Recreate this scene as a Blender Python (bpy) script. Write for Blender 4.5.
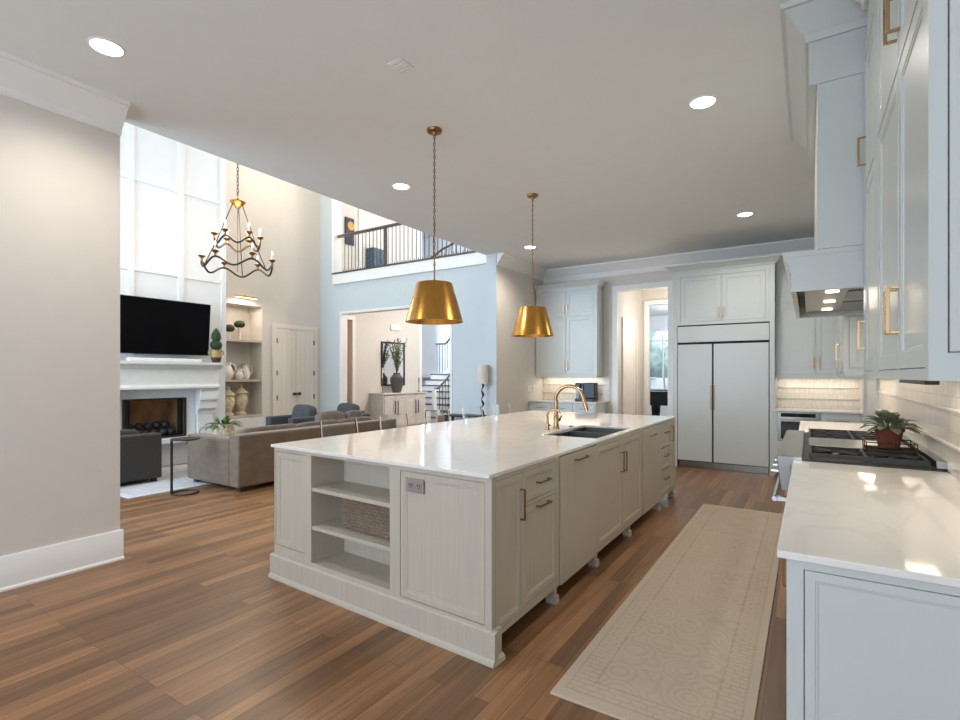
import bpy, bmesh, math, random
from mathutils import Vector, Matrix
random.seed(7)
R = math.radians
S = bpy.context.scene
COL = S.collection
for o in list(bpy.data.objects): bpy.data.objects.remove(o)

# ------------------------------------------------------------------ camera, world, light, exposure
cam = bpy.data.cameras.new('camera'); camo = bpy.data.objects.new('camera', cam); COL.objects.link(camo)
camo.location = (0, 0, 1.42); camo.rotation_euler = (R(90), 0, R(32.8))
cam.sensor_width = 36; cam.lens = 36*510/960; cam.shift_y = 14.5/960; cam.clip_start = .05; cam.clip_end = 200
S.camera = camo
S.view_settings.view_transform = 'Standard'
try: S.view_settings.look = 'None'
except Exception: pass
S.view_settings.gamma = 1; S.view_settings.use_curve_mapping = False
S.view_settings.exposure = 0.02
W = bpy.data.worlds.new('world'); S.world = W; W.use_nodes = True
bg = W.node_tree.nodes['Background']; bg.inputs[0].default_value = (.80, .90, 1, 1); bg.inputs[1].default_value = 3.0
S.cycles.max_bounces = 10; S.cycles.diffuse_bounces = 6; S.cycles.glossy_bounces = 5; S.cycles.transmission_bounces = 8
S.cycles.sample_clamp_indirect = 6

def area(name, loc, rot, sx, sy, power, color):
    l = bpy.data.lights.new(name, 'AREA'); l.shape = 'RECTANGLE'; l.size = sx; l.size_y = sy; l.energy = power; l.color = color
    o = bpy.data.objects.new(name, l); o.location = loc; o.rotation_euler = rot; COL.objects.link(o); return o
DAY = (.66, .79, 1.0); SOFT = (1, .95, .88); WARM = (1, .86, .68)
area('daylight_kitchen', (-1.9, -3.3, 1.75), (R(90), 0, 0), 4.0, 2.2, 115, DAY)      # windows behind the camera, shines to +Y
area('daylight_great_room', (-6.85, -1.3, 3.0), (R(90), 0, 0), 3.4, 4.6, 350, (.50, .73, 1))  # tall windows of the great room
area('foyer_area_fill', (-6.6, 13.3, 4.6), (R(-90), 0, 0), 3.0, 2.6, 120, DAY)         # unseen fill added in the stairwell in place of window light, shines to -Y
area('daylight_stair', (-10.9, 12.4, 3.0), (0, R(-90), 0), 3.0, 2.0, 110, DAY)        # stair window, shines to +X
def point(name, loc, power, color, r=.08):
    l = bpy.data.lights.new(name, 'POINT'); l.energy = power; l.color = color; l.shadow_soft_size = r
    o = bpy.data.objects.new(name, l); o.location = loc; COL.objects.link(o); return o
point('foyer_fill', (-6.6, 9.8, 2.9), 150, SOFT, .3)  # unseen fill added to light the foyer, no fixture there
point('great_room_fill', (-7.9, 6.1, 5.4), 42, (1, .86, .70), .25)  # unseen warm fill added to brighten the west wall
point('upper_hall_fill', (-6.6, 9.4, 5.7), 130, SOFT, .3)  # added fill, keeps the upper hall bright, out of view
point('hall_fill', (-2.1, 10.0, 2.3), 34, SOFT, .3)  # fill added for the hallway behind the doorway, no fitting modelled
point('piano_room_fill', (-2.2, 14.0, 2.7), 170, DAY, .3)  # added fill standing in for daylight in the piano room
point('powder_room_lamp', (-10.0, 8.6, 2.3), 16, (1, .76, .52), .1)

# ------------------------------------------------------------------ materials
def nmat(name):
    m = bpy.data.materials.new(name); m.use_nodes = True
    n = m.node_tree; b = n.nodes['Principled BSDF']; return m, n, b
def N(n, t, **k):
    x = n.nodes.new(t)
    for a, v in k.items(): setattr(x, a, v)
    return x
def coords(n, scale=(1, 1, 1), kind='Object'):
    t = N(n, 'ShaderNodeTexCoord'); mp = N(n, 'ShaderNodeMapping'); mp.inputs['Scale'].default_value = scale
    n.links.new(t.outputs[kind], mp.inputs[0]); return mp
def mat(name, col, rough=.5, metal=0, var=.06, scale=(6, 6, 6), bump=0, spec=None, detail=4, emit=None, estr=0, coat=0, sheen=0):
    m, n, b = nmat(name)
    mp = coords(n, scale); no = N(n, 'ShaderNodeTexNoise'); no.inputs['Scale'].default_value = 1; no.inputs['Detail'].default_value = detail
    n.links.new(mp.outputs[0], no.inputs['Vector'])
    cr = N(n, 'ShaderNodeValToRGB'); e = cr.color_ramp.elements
    e[0].position = .3; e[1].position = .7
    e[0].color = (*[max(0, c*(1-var)) for c in col], 1); e[1].color = (*[min(1, c*(1+var)) for c in col], 1)
    n.links.new(no.outputs[0], cr.inputs[0]); n.links.new(cr.outputs[0], b.inputs['Base Color'])
    b.inputs['Roughness'].default_value = rough; b.inputs['Metallic'].default_value = metal
    if spec is not None: b.inputs['Specular IOR Level'].default_value = spec
    if coat: b.inputs['Coat Weight'].default_value = coat; b.inputs['Coat Roughness'].default_value = .1
    if sheen: b.inputs['Sheen Weight'].default_value = sheen
    if bump:
        bp = N(n, 'ShaderNodeBump'); bp.inputs['Strength'].default_value = bump; bp.inputs['Distance'].default_value = .01
        n.links.new(no.outputs[0], bp.inputs['Height']); n.links.new(bp.outputs[0], b.inputs['Normal'])
    if emit: b.inputs['Emission Color'].default_value = (*emit, 1); b.inputs['Emission Strength'].default_value = estr
    return m
def srgb(r, g, b):
    f = lambda c: (c/255/12.92) if c/255 <= .04045 else ((c/255+.055)/1.055)**2.4
    return (f(r), f(g), f(b))

M = {}
M['wall'] = mat('wall_paint', srgb(213, 207, 199), .75, var=.015)
M['wall_daylit'] = mat('wall_paint_daylight_tint', srgb(194, 202, 204), .7, var=.012)  # wall paint with the bluish window light put into its colour
M['ceil'] = mat('ceiling_paint', srgb(226, 229, 227), .85, var=.01)
M['trimw'] = mat('white_trim_paint', srgb(232, 231, 227), .4, var=.01)
M['panelw'] = mat('white_panelling', srgb(230, 232, 234), .45, var=.01)
M['cab'] = mat('white_cabinet_lacquer', srgb(198, 203, 200), .28, var=.01)
M['island'] = mat('limed_oak', srgb(189, 181, 166), .38, var=.05, scale=(70, 70, 2.2), detail=6)
M['gap'] = mat('shadow_gap', (.03, .03, .03), .8)
M['brass'] = mat('brushed_brass', srgb(196, 146, 74), .27, 1, var=.08, scale=(60, 60, 3))
M['brassdark'] = mat('aged_brass', srgb(150, 112, 70), .35, 1, var=.08)
M['champagne'] = mat('champagne_bronze', srgb(190, 160, 122), .26, 1, var=.05)
M['steel'] = mat('brushed_steel', srgb(150, 150, 145), .28, 1, var=.04, scale=(3, 90, 90))
M['chrome'] = mat('polished_chrome', srgb(215, 215, 215), .08, 1, var=.01)
M['sinksteel'] = mat('satin_sink_steel', srgb(120, 120, 114), .33, 1, var=.05)
M['iron'] = mat('black_cast_iron', (.022, .021, .021), .5, 0, var=.2, scale=(40, 40, 40), bump=.15)
M['black'] = mat('black_plastic', (.012, .012, .013), .3)
M['screen'] = mat('tv_glass', (.002, .002, .003), .25, spec=.12)
M['glassblk'] = mat('black_glass', (.008, .008, .01), .06)
M['bronze'] = mat('dark_bronze', srgb(74, 58, 44), .4, .8, var=.15)
M['terracotta'] = mat('terracotta_clay', srgb(108, 56, 38), .8, var=.15, scale=(20, 20, 20), bump=.15)
M['soil'] = mat('potting_soil', (.02, .014, .01), .95, var=.4, scale=(80, 80, 80), bump=.6)
M['leafgrey'] = mat('grey_green_leaf', srgb(112, 118, 92), .5, var=.3, scale=(60, 60, 60))
M['leaf'] = mat('green_leaf', srgb(72, 100, 52), .5, var=.35, scale=(40, 40, 40))
M['leafpale'] = mat('pale_olive_leaf', srgb(126, 138, 100), .5, var=.3, scale=(40, 40, 40))
M['topiary'] = mat('clipped_boxwood', srgb(36, 66, 26), .7, var=.6, scale=(55, 55, 55), bump=1)
M['moss'] = mat('dark_moss', srgb(44, 56, 24), .8, var=.5, scale=(60, 60, 60), bump=1)
M['sofaw'] = mat('brown_velvet', srgb(106, 89, 72), .7, var=.14, scale=(7, 7, 14), bump=.1, sheen=.15)
M['sofa2'] = mat('taupe_cushion', srgb(108, 96, 88), .8, var=.2, scale=(12, 12, 12), bump=.2)
M['grey'] = mat('slate_upholstery', srgb(74, 76, 79), .85, var=.12, scale=(30, 30, 30), bump=.2)
M['charcoal'] = mat('charcoal_upholstery', srgb(58, 54, 50), .85, var=.12, scale=(40, 40, 40), bump=.2)
M['wicker'] = mat('grey_wicker', srgb(134, 117, 98), .75, var=.12, scale=(18, 18, 18))
M['stone'] = mat('cast_stone', srgb(226, 224, 218), .7, var=.03, scale=(10, 10, 10))
M['firebrick'] = mat('tan_firebrick', srgb(186, 146, 106), .85, var=.25, scale=(5, 5, 5), bump=.3)
M['lava'] = mat('black_fire_ball', (.03, .03, .035), .55, var=.5, scale=(9, 9, 9))
M['shelf'] = mat('taupe_shelf', srgb(186, 172, 156), .5, var=.03)
M['ceramic'] = mat('white_ceramic', srgb(226, 220, 210), .4, var=.03)
M['carved'] = mat('carved_cream_resin', srgb(206, 190, 158), .7, var=.35, scale=(28, 28, 28), bump=.8)
M['pewter'] = mat('pewter_plate', srgb(120, 112, 104), .4, .7, var=.2)
M['pottan'] = mat('tan_glaze', srgb(176, 146, 96), .5, var=.25, scale=(25, 25, 25))
M['potdark'] = mat('dark_brown_glaze', srgb(70, 52, 42), .4, var=.2)
M['charvase'] = mat('charcoal_vase', srgb(74, 68, 66), .6, var=.2, scale=(12, 12, 12))
M['console'] = mat('whitewashed_wood', srgb(200, 194, 186), .6, var=.12, scale=(6, 6, 60))
M['mirror'] = mat('mirror_silver', (.92, .94, .95), .02, 1, var=0)
M['white'] = mat('white_plastic', srgb(238, 238, 234), .35, var=.01)
M['plate'] = mat('grey_outlet_plastic', srgb(148, 139, 134), .45, var=.02)
M['doorp'] = mat('door_paint', srgb(226, 218, 206), .5, var=.01)
M['warmwood'] = mat('honey_wood', srgb(196, 146, 90), .5, var=.12, scale=(20, 20, 2))
M['darkwood'] = mat('espresso_wood', srgb(48, 36, 30), .4, var=.2, scale=(20, 20, 2))
M['darkbrown'] = mat('walnut_wood', srgb(96, 74, 54), .5, var=.2, scale=(20, 3, 20))
M['railwood'] = mat('stained_handrail', srgb(78, 70, 64), .4, var=.2, scale=(3, 20, 20))
M['edge'] = mat('pale_bevelled_edge', srgb(222, 206, 186), .25, var=.02)
M['shade'] = mat('linen_lamp_shade', srgb(206, 200, 188), .9, var=.06)
M['bluechest'] = mat('slate_blue_weave', srgb(74, 92, 108), .7, var=.5, scale=(22, 22, 22), bump=.5)
M['artdark'] = mat('painting_purple', srgb(58, 40, 56), .6, var=.5, scale=(8, 8, 8))
M['artgold'] = mat('painting_gold', srgb(214, 160, 60), .6, var=.2, scale=(10, 10, 10))
M['piano'] = mat('black_piano_lacquer', srgb(22, 26, 32), .12, var=.1)
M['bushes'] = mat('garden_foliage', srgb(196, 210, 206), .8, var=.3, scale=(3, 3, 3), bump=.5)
M['coffee_silver'] = mat('pale_blue_plastic', srgb(150, 170, 186), .25, .3)
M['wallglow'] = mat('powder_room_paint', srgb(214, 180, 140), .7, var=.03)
def emis(name, col, st):
    m, n, b = nmat(name); b.inputs['Base Color'].default_value = (*col, 1); b.inputs['Emission Color'].default_value = (*col, 1)
    b.inputs['Emission Strength'].default_value = st; return m
M['lens'] = emis('downlight_lens', (1, .97, .93), 9)
M['bulb'] = emis('candle_bulb', (1, .93, .82), 5)
M['strip'] = emis('cabinet_light_strip', (1, .88, .68), 5)

def acrylic():
    m, n, b = nmat('clear_acrylic')
    b.inputs['Base Color'].default_value = (.98, .99, 1, 1); b.inputs['Roughness'].default_value = .02
    b.inputs['Transmission Weight'].default_value = 1; b.inputs['IOR'].default_value = 1.3
    tc = coords(n, (4, 4, 4)); no = N(n, 'ShaderNodeTexNoise'); n.links.new(tc.outputs[0], no.inputs['Vector'])
    mr = N(n, 'ShaderNodeMapRange'); mr.inputs['To Min'].default_value = .01; mr.inputs['To Max'].default_value = .05
    n.links.new(no.outputs[0], mr.inputs[0]); n.links.new(mr.outputs[0], b.inputs['Roughness'])
    return m
M['acrylic'] = acrylic()
M['glass'] = acrylic(); M['glass'].name = 'window_glass'
M['glass'].node_tree.nodes['Principled BSDF'].inputs['IOR'].default_value = 1.02

def quartz():
    m, n, b = nmat('white_quartz')
    mp = coords(n, (1.1, .55, 1)); no = N(n, 'ShaderNodeTexNoise'); no.inputs['Detail'].default_value = 8; no.inputs['Scale'].default_value = 2.2; no.inputs['Distortion'].default_value = 1.2
    n.links.new(mp.outputs[0], no.inputs['Vector'])
    cr = N(n, 'ShaderNodeValToRGB'); el = cr.color_ramp.elements
    base = srgb(232, 229, 224); vein = srgb(226, 223, 217)
    el[0].position = .46; el[0].color = (*base, 1); el[1].position = .5; el[1].color = (*vein, 1)
    x = el.new(.54); x.color = (*base, 1)
    n.links.new(no.outputs[0], cr.inputs[0]); n.links.new(cr.outputs[0], b.inputs['Base Color'])
    b.inputs['Roughness'].default_value = .07; b.inputs['Specular IOR Level'].default_value = .6
    return m
M['quartz'] = quartz()

def oakfloor():
    m, n, b = nmat('oak_floor'); L = n.links.new
    t = N(n, 'ShaderNodeTexCoord'); sp = N(n, 'ShaderNodeSeparateXYZ'); L(t.outputs['Object'], sp.inputs[0])
    cb = N(n, 'ShaderNodeCombineXYZ'); L(sp.outputs[1], cb.inputs[0]); L(sp.outputs[0], cb.inputs[1])
    br = N(n, 'ShaderNodeTexBrick'); br.offset = .37; br.offset_frequency = 3
    for k, v in (('Scale', 1), ('Brick Width', 1.15), ('Row Height', .083), ('Mortar Size', .0013), ('Mortar Smooth', .2), ('Bias', 0)): br.inputs[k].default_value = v
    br.inputs['Color1'].default_value = (*srgb(160, 117, 80), 1); br.inputs['Color2'].default_value = (*srgb(114, 82, 56), 1); br.inputs['Mortar'].default_value = (*srgb(74, 50, 34), 1)
    L(cb.outputs[0], br.inputs['Vector'])
    mp = N(n, 'ShaderNodeMapping'); mp.inputs['Scale'].default_value = (34, 1.6, 1); L(t.outputs['Object'], mp.inputs[0])
    no = N(n, 'ShaderNodeTexNoise'); no.inputs['Scale'].default_value = 1; no.inputs['Detail'].default_value = 7; no.inputs['Distortion'].default_value = .8; L(mp.outputs[0], no.inputs['Vector'])
    mp2 = N(n, 'ShaderNodeMapping'); mp2.inputs['Scale'].default_value = (9, .7, 1); L(t.outputs['Object'], mp2.inputs[0])
    n2 = N(n, 'ShaderNodeTexNoise'); n2.inputs['Scale'].default_value = 1; n2.inputs['Detail'].default_value = 3; L(mp2.outputs[0], n2.inputs['Vector'])
    r1 = N(n, 'ShaderNodeMapRange'); r1.inputs['From Min'].default_value = .3; r1.inputs['From Max'].default_value = .7; r1.inputs['To Min'].default_value = .68; r1.inputs['To Max'].default_value = 1.2; L(no.outputs[0], r1.inputs[0])
    r2 = N(n, 'ShaderNodeMapRange'); r2.inputs['From Min'].default_value = .3; r2.inputs['From Max'].default_value = .7; r2.inputs['To Min'].default_value = .84; r2.inputs['To Max'].default_value = 1.12; L(n2.outputs[0], r2.inputs[0])
    mu = N(n, 'ShaderNodeMath', operation='MULTIPLY'); L(r1.outputs[0], mu.inputs[0]); L(r2.outputs[0], mu.inputs[1])
    mx = N(n, 'ShaderNodeVectorMath', operation='SCALE'); L(br.outputs['Color'], mx.inputs[0]); L(mu.outputs[0], mx.inputs['Scale'])
    L(mx.outputs[0], b.inputs['Base Color'])
    b.inputs['Roughness'].default_value = .3
    rr = N(n, 'ShaderNodeMapRange'); rr.inputs['To Min'].default_value = .26; rr.inputs['To Max'].default_value = .42; L(no.outputs[0], rr.inputs[0]); L(rr.outputs[0], b.inputs['Roughness'])
    bp = N(n, 'ShaderNodeBump'); bp.inputs['Strength'].default_value = .12; bp.inputs['Distance'].default_value = .003; L(br.outputs['Fac'], bp.inputs['Height']); bp.invert = True
    L(bp.outputs[0], b.inputs['Normal'])
    return m
M['floor'] = oakfloor()

def tile(name, ax):
    # stacked small stick tiles: fine vertical sticks in rows, slightly uneven
    m, n, b = nmat(name); L = n.links.new
    t = N(n, 'ShaderNodeTexCoord'); sp = N(n, 'ShaderNodeSeparateXYZ'); L(t.outputs['Object'], sp.inputs[0])
    cb = N(n, 'ShaderNodeCombineXYZ'); L(sp.outputs[ax], cb.inputs[0]); L(sp.outputs[2], cb.inputs[1])
    br = N(n, 'ShaderNodeTexBrick'); br.offset = 0
    for k, v in (('Scale', 1), ('Brick Width', .013), ('Row Height', .0875), ('Mortar Size', .0012), ('Mortar Smooth', .3)): br.inputs[k].default_value = v
    br.inputs['Color1'].default_value = (*srgb(234, 228, 218), 1); br.inputs['Color2'].default_value = (*srgb(218, 210, 199), 1); br.inputs['Mortar'].default_value = (*srgb(186, 177, 165), 1)
    L(cb.outputs[0], br.inputs['Vector']); L(br.outputs['Color'], b.inputs['Base Color']); b.inputs['Roughness'].default_value = .2
    bp = N(n, 'ShaderNodeBump'); bp.inputs['Strength'].default_value = .5; bp.inputs['Distance'].default_value = .004; bp.invert = True; L(br.outputs['Fac'], bp.inputs['Height']); L(bp.outputs[0], b.inputs['Normal'])
    return m
M['tile_y'] = tile('stick_tile_side', 1); M['tile_x'] = tile('stick_tile_back', 0)

def rugmat(name, c1, c2, sx, sy, bw):
    # pale patterned pile: key border bands and faded medallions, object coordinates centred on the rug
    m, n, b = nmat(name); L = n.links.new
    t = N(n, 'ShaderNodeTexCoord'); sp = N(n, 'ShaderNodeSeparateXYZ'); L(t.outputs['Object'], sp.inputs[0])
    def mth(op, a, bb=None):
        x = N(n, 'ShaderNodeMath', operation=op)
        for i, v in enumerate((a, bb)):
            if v is None: continue
            if isinstance(v, (int, float)): x.inputs[i].default_value = v
            else: L(v, x.inputs[i])
        return x.outputs[0]
    dx = mth('SUBTRACT', sx/2, mth('ABSOLUTE', sp.outputs[0])); dy = mth('SUBTRACT', sy/2, mth('ABSOLUTE', sp.outputs[1]))
    d = mth('MINIMUM', dx, dy)
    band = mth('MULTIPLY', mth('GREATER_THAN', d, bw*.3), mth('LESS_THAN', d, bw))
    line = mth('ADD', mth('LESS_THAN', mth('ABSOLUTE', mth('SUBTRACT', d, bw*.3)), .006), mth('LESS_THAN', mth('ABSOLUTE', mth('SUBTRACT', d, bw)), .006))
    br = N(n, 'ShaderNodeTexBrick'); br.offset = .5
    for k, v in (('Scale', 1), ('Brick Width', .07), ('Row Height', .035), ('Mortar Size', .006)): br.inputs[k].default_value = v
    L(t.outputs['Object'], br.inputs['Vector'])
    vo = N(n, 'ShaderNodeTexVoronoi'); vo.inputs['Scale'].default_value = 6.5; L(t.outputs['Object'], vo.inputs['Vector'])
    wv = mth('SINE', mth('MULTIPLY', vo.outputs['Distance'], 34))
    key = mth('MULTIPLY', band, br.outputs['Fac'])
    field = mth('MULTIPLY', mth('GREATER_THAN', d, bw), mth('MULTIPLY', mth('GREATER_THAN', wv, .35), .30))
    no = N(n, 'ShaderNodeTexNoise'); no.inputs['Scale'].default_value = 130; no.inputs['Detail'].default_value = 3; L(t.outputs['Object'], no.inputs['Vector'])
    n3 = N(n, 'ShaderNodeTexNoise'); n3.inputs['Scale'].default_value = 5; n3.inputs['Detail'].default_value = 5; L(t.outputs['Object'], n3.inputs['Vector'])
    tot = mth('ADD', mth('ADD', mth('MULTIPLY', key, .38), mth('MULTIPLY', line, .4)), mth('ADD', field, mth('MULTIPLY', no.outputs[0], .45)))
    tot = mth('MULTIPLY', tot, mth('ADD', mth('MULTIPLY', n3.outputs[0], 1.3), .1))
    mx = N(n, 'ShaderNodeMix', data_type='RGBA'); mx.inputs[6].default_value = (*c1, 1); mx.inputs[7].default_value = (*c2, 1); L(tot, mx.inputs[0]); mx.clamp_factor = True
    L(mx.outputs[2], b.inputs['Base Color']); b.inputs['Roughness'].default_value = .95; b.inputs['Specular IOR Level'].default_value = .1
    bp = N(n, 'ShaderNodeBump'); bp.inputs['Strength'].default_value = .4; bp.inputs['Distance'].default_value = .004; L(no.outputs[0], bp.inputs['Height']); L(bp.outputs[0], b.inputs['Normal'])
    return m
M['runner'] = rugmat('faded_beige_pile', srgb(202, 186, 166), srgb(172, 155, 137), .78, 3.87, .15)
M['livrug'] = rugmat('faded_ivory_pile', srgb(206, 204, 204), srgb(166, 150, 146), 1.72, 3.5, .3)

# ------------------------------------------------------------------ mesh builder
ORG = {}
class MB:
    def __init__(s): s.v = []; s.f = []
    def add(s, vs, fs):
        k = len(s.v); s.v += [tuple(p) for p in vs]; s.f += [tuple(i+k for i in f) for f in fs]; return s
    def box(s, x0, x1, y0, y1, z0, z1):
        x0, x1 = sorted((x0, x1)); y0, y1 = sorted((y0, y1)); z0, z1 = sorted((z0, z1))
        return s.add([(x0,y0,z0),(x1,y0,z0),(x1,y1,z0),(x0,y1,z0),(x0,y0,z1),(x1,y0,z1),(x1,y1,z1),(x0,y1,z1)],
                     [(0,3,2,1),(4,5,6,7),(0,1,5,4),(1,2,6,5),(2,3,7,6),(3,0,4,7)])
    def rbox(s, c, half, rz=0, rx=0, ry=0):
        m = Matrix.Rotation(rz, 3, 'Z') @ Matrix.Rotation(ry, 3, 'Y') @ Matrix.Rotation(rx, 3, 'X'); k = MB().box(-half[0], half[0], -half[1], half[1], -half[2], half[2])
        return s.add([m @ Vector(p) + Vector(c) for p in k.v], k.f)
    def prism(s, poly, axis, a, b):
        # polygon in the two other axes, extruded along axis from a to b.  axis x: (y,z)  y: (x,z)  z: (x,y)
        def P(p, t): return {'x': (t, p[0], p[1]), 'y': (p[0], t, p[1]), 'z': (p[0], p[1], t)}[axis]
        n = len(poly); vs = [P(p, a) for p in poly] + [P(p, b) for p in poly]
        ar = sum(poly[i][0]*poly[(i+1) % n][1]-poly[(i+1) % n][0]*poly[i][1] for i in range(n))
        fs = [tuple(range(n))[::-1], tuple(range(n, 2*n))] + [(i, (i+1) % n, (i+1) % n+n, i+n) for i in range(n)]
        flip = (ar < 0) ^ (axis == 'y') ^ (b < a)
        if flip: fs = [f[::-1] for f in fs]
        return s.add(vs, fs)
    def tube(s, pts, r, seg=10, closed=False, cap=True):
        pts = [Vector(p) for p in pts]; n = len(pts); rs = r if isinstance(r, (list, tuple)) else [r]*n
        vs = []; up = None
        for i, p in enumerate(pts):
            a = pts[(i-1) % n] if (closed or i > 0) else p; c = pts[(i+1) % n] if (closed or i < n-1) else p
            t = (c-a)
            if t.length < 1e-9: t = Vector((0, 0, 1))
            t.normalize()
            if up is None: up = Vector((0, 0, 1)) if abs(t.z) < .9 else Vector((1, 0, 0))
            sd = t.cross(up)
            if sd.length < 1e-6: sd = t.orthogonal()
            sd.normalize(); up = sd.cross(t).normalized()
            for k in range(seg):
                w = 2*math.pi*k/seg; vs.append(p + (sd*math.cos(w)+up*math.sin(w))*rs[i])
        fs = []
        for i in range(n if closed else n-1):
            j = (i+1) % n
            for k in range(seg):
                k2 = (k+1) % seg; fs.append((i*seg+k, i*seg+k2, j*seg+k2, j*seg+k))
        if cap and not closed: fs += [tuple(range(seg))[::-1], tuple(range((n-1)*seg, n*seg))]
        return s.add(vs, fs)
    def lathe(s, prof, c=(0, 0, 0), seg=24, axis='z'):
        vs = []; n = len(prof)
        for r, h in prof:
            for k in range(seg):
                w = 2*math.pi*k/seg; a, b = max(r, 1e-4)*math.cos(w), max(r, 1e-4)*math.sin(w)
                p = {'z': (a, b, h), 'x': (h, a, b), 'y': (b, h, a)}[axis]
                vs.append((c[0]+p[0], c[1]+p[1], c[2]+p[2]))
        fs = [(i*seg+k, i*seg+(k+1) % seg, (i+1)*seg+(k+1) % seg, (i+1)*seg+k) for i in range(n-1) for k in range(seg)]
        fs += [tuple(range(seg))[::-1], tuple(range((n-1)*seg, n*seg))]
        return s.add(vs, fs)
    def ball(s, c, r, u=12, v=8, jit=0, e=1.0):
        rx, ry, rz = r if isinstance(r, (list, tuple)) else (r, r, r)
        sg = lambda x, p: math.copysign(abs(x)**p, x)
        vs = [(c[0], c[1], c[2]-rz)]
        for i in range(1, v):
            ph = -math.pi/2+math.pi*i/v
            for k in range(u):
                w = 2*math.pi*k/u; j = 1+random.uniform(-jit, jit)
                vs.append((c[0]+rx*j*sg(math.cos(ph), e)*sg(math.cos(w), e), c[1]+ry*j*sg(math.cos(ph), e)*sg(math.sin(w), e), c[2]+rz*j*sg(math.sin(ph), e)))
        vs.append((c[0], c[1], c[2]+rz)); t = len(vs)-1
        fs = [(0, 1+(k+1) % u, 1+k) for k in range(u)]
        for i in range(v-2):
            for k in range(u): fs.append((1+i*u+k, 1+i*u+(k+1) % u, 1+(i+1)*u+(k+1) % u, 1+(i+1)*u+k))
        fs += [(1+(v-2)*u+k, 1+(v-2)*u+(k+1) % u, t) for k in range(u)]
        return s.add(vs, fs)
    def leaf(s, base, d, ln, wd, droop=.3, fold=.15):
        # one blade: a folded strip that bends downward
        d = Vector(d).normalized(); sd = d.cross(Vector((0, 0, 1)))
        if sd.length < 1e-3: sd = Vector((1, 0, 0))
        sd.normalize(); base = Vector(base); vs = []; K = 5
        for i in range(K+1):
            t = i/K; p = base + d*ln*t + Vector((0, 0, -droop*ln*t*t)); w = wd*math.sin(math.pi*min(1, .08+t*.92))*.5
            vs += [p-sd*w+Vector((0, 0, fold*w)), p, p+sd*w+Vector((0, 0, fold*w))]
        fs = []
        for i in range(K):
            a = i*3; fs += [(a, a+1, a+4, a+3), (a+1, a+2, a+5, a+4)]
        return s.add(vs, fs)
    def xf(s, m): s.v = [tuple(m @ Vector(p)) for p in s.v]; return s
    def build(s, name, m, parent=None, bevel=0, seg=2, smooth=True, angle=35, solid=0, sub=0):
        me = bpy.data.meshes.new(name); off = ORG.get(parent.name, Vector((0, 0, 0))) if parent else Vector((0, 0, 0))
        me.from_pydata([tuple(Vector(p)-off) for p in s.v], [], s.f); me.validate(); me.update()
        o = bpy.data.objects.new(name, me); COL.objects.link(o)
        me.materials.append(M[m] if isinstance(m, str) else m)
        if parent: o.parent = parent; ORG[o.name] = off
        if smooth:
            for p in me.polygons: p.use_smooth = True
            me.set_sharp_from_angle(angle=R(angle))
        if solid: md = o.modifiers.new('solid', 'SOLIDIFY'); md.thickness = solid; md.offset = 0
        if bevel: md = o.modifiers.new('bevel', 'BEVEL'); md.width = bevel; md.segments = seg; md.limit_method = 'ANGLE'; md.angle_limit = R(40)
        if sub: md = o.modifiers.new('sub', 'SUBSURF'); md.levels = sub; md.render_levels = sub
        return o
def centre(o, c):
    # move a top-level mesh's origin to c
    c = Vector(c)
    for v in o.data.vertices: v.co -= c
    o.location = c; return o
def thing(name, label, cat, loc=(0, 0, 0), group=None):
    o = bpy.data.objects.new(name, None); o.empty_display_size = .1; COL.objects.link(o); o.location = loc
    ORG[o.name] = Vector(loc); o['label'] = label; o['category'] = cat
    if group: o['group'] = group
    return o
def tag(o, label, cat, group=None):
    o['label'] = label; o['category'] = cat
    if group: o['group'] = group
    return o
def struct(o, label=None):
    o['kind'] = 'structure'
    if label: o['label'] = label
    return o
def SB(name, m, *boxes, bevel=0):
    b = MB()
    for x in boxes: b.box(*x)
    return struct(b.build(name, m, bevel=bevel))
def lab(o, t): o['label'] = t; return o
KIDS = {}
def copy_tree(o, parent=None):
    c = o.copy(); COL.objects.link(c)
    if parent: c.parent = parent
    for ch in [x for x in COL.objects if x.parent == o]: copy_tree(ch, c)
    return c

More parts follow.
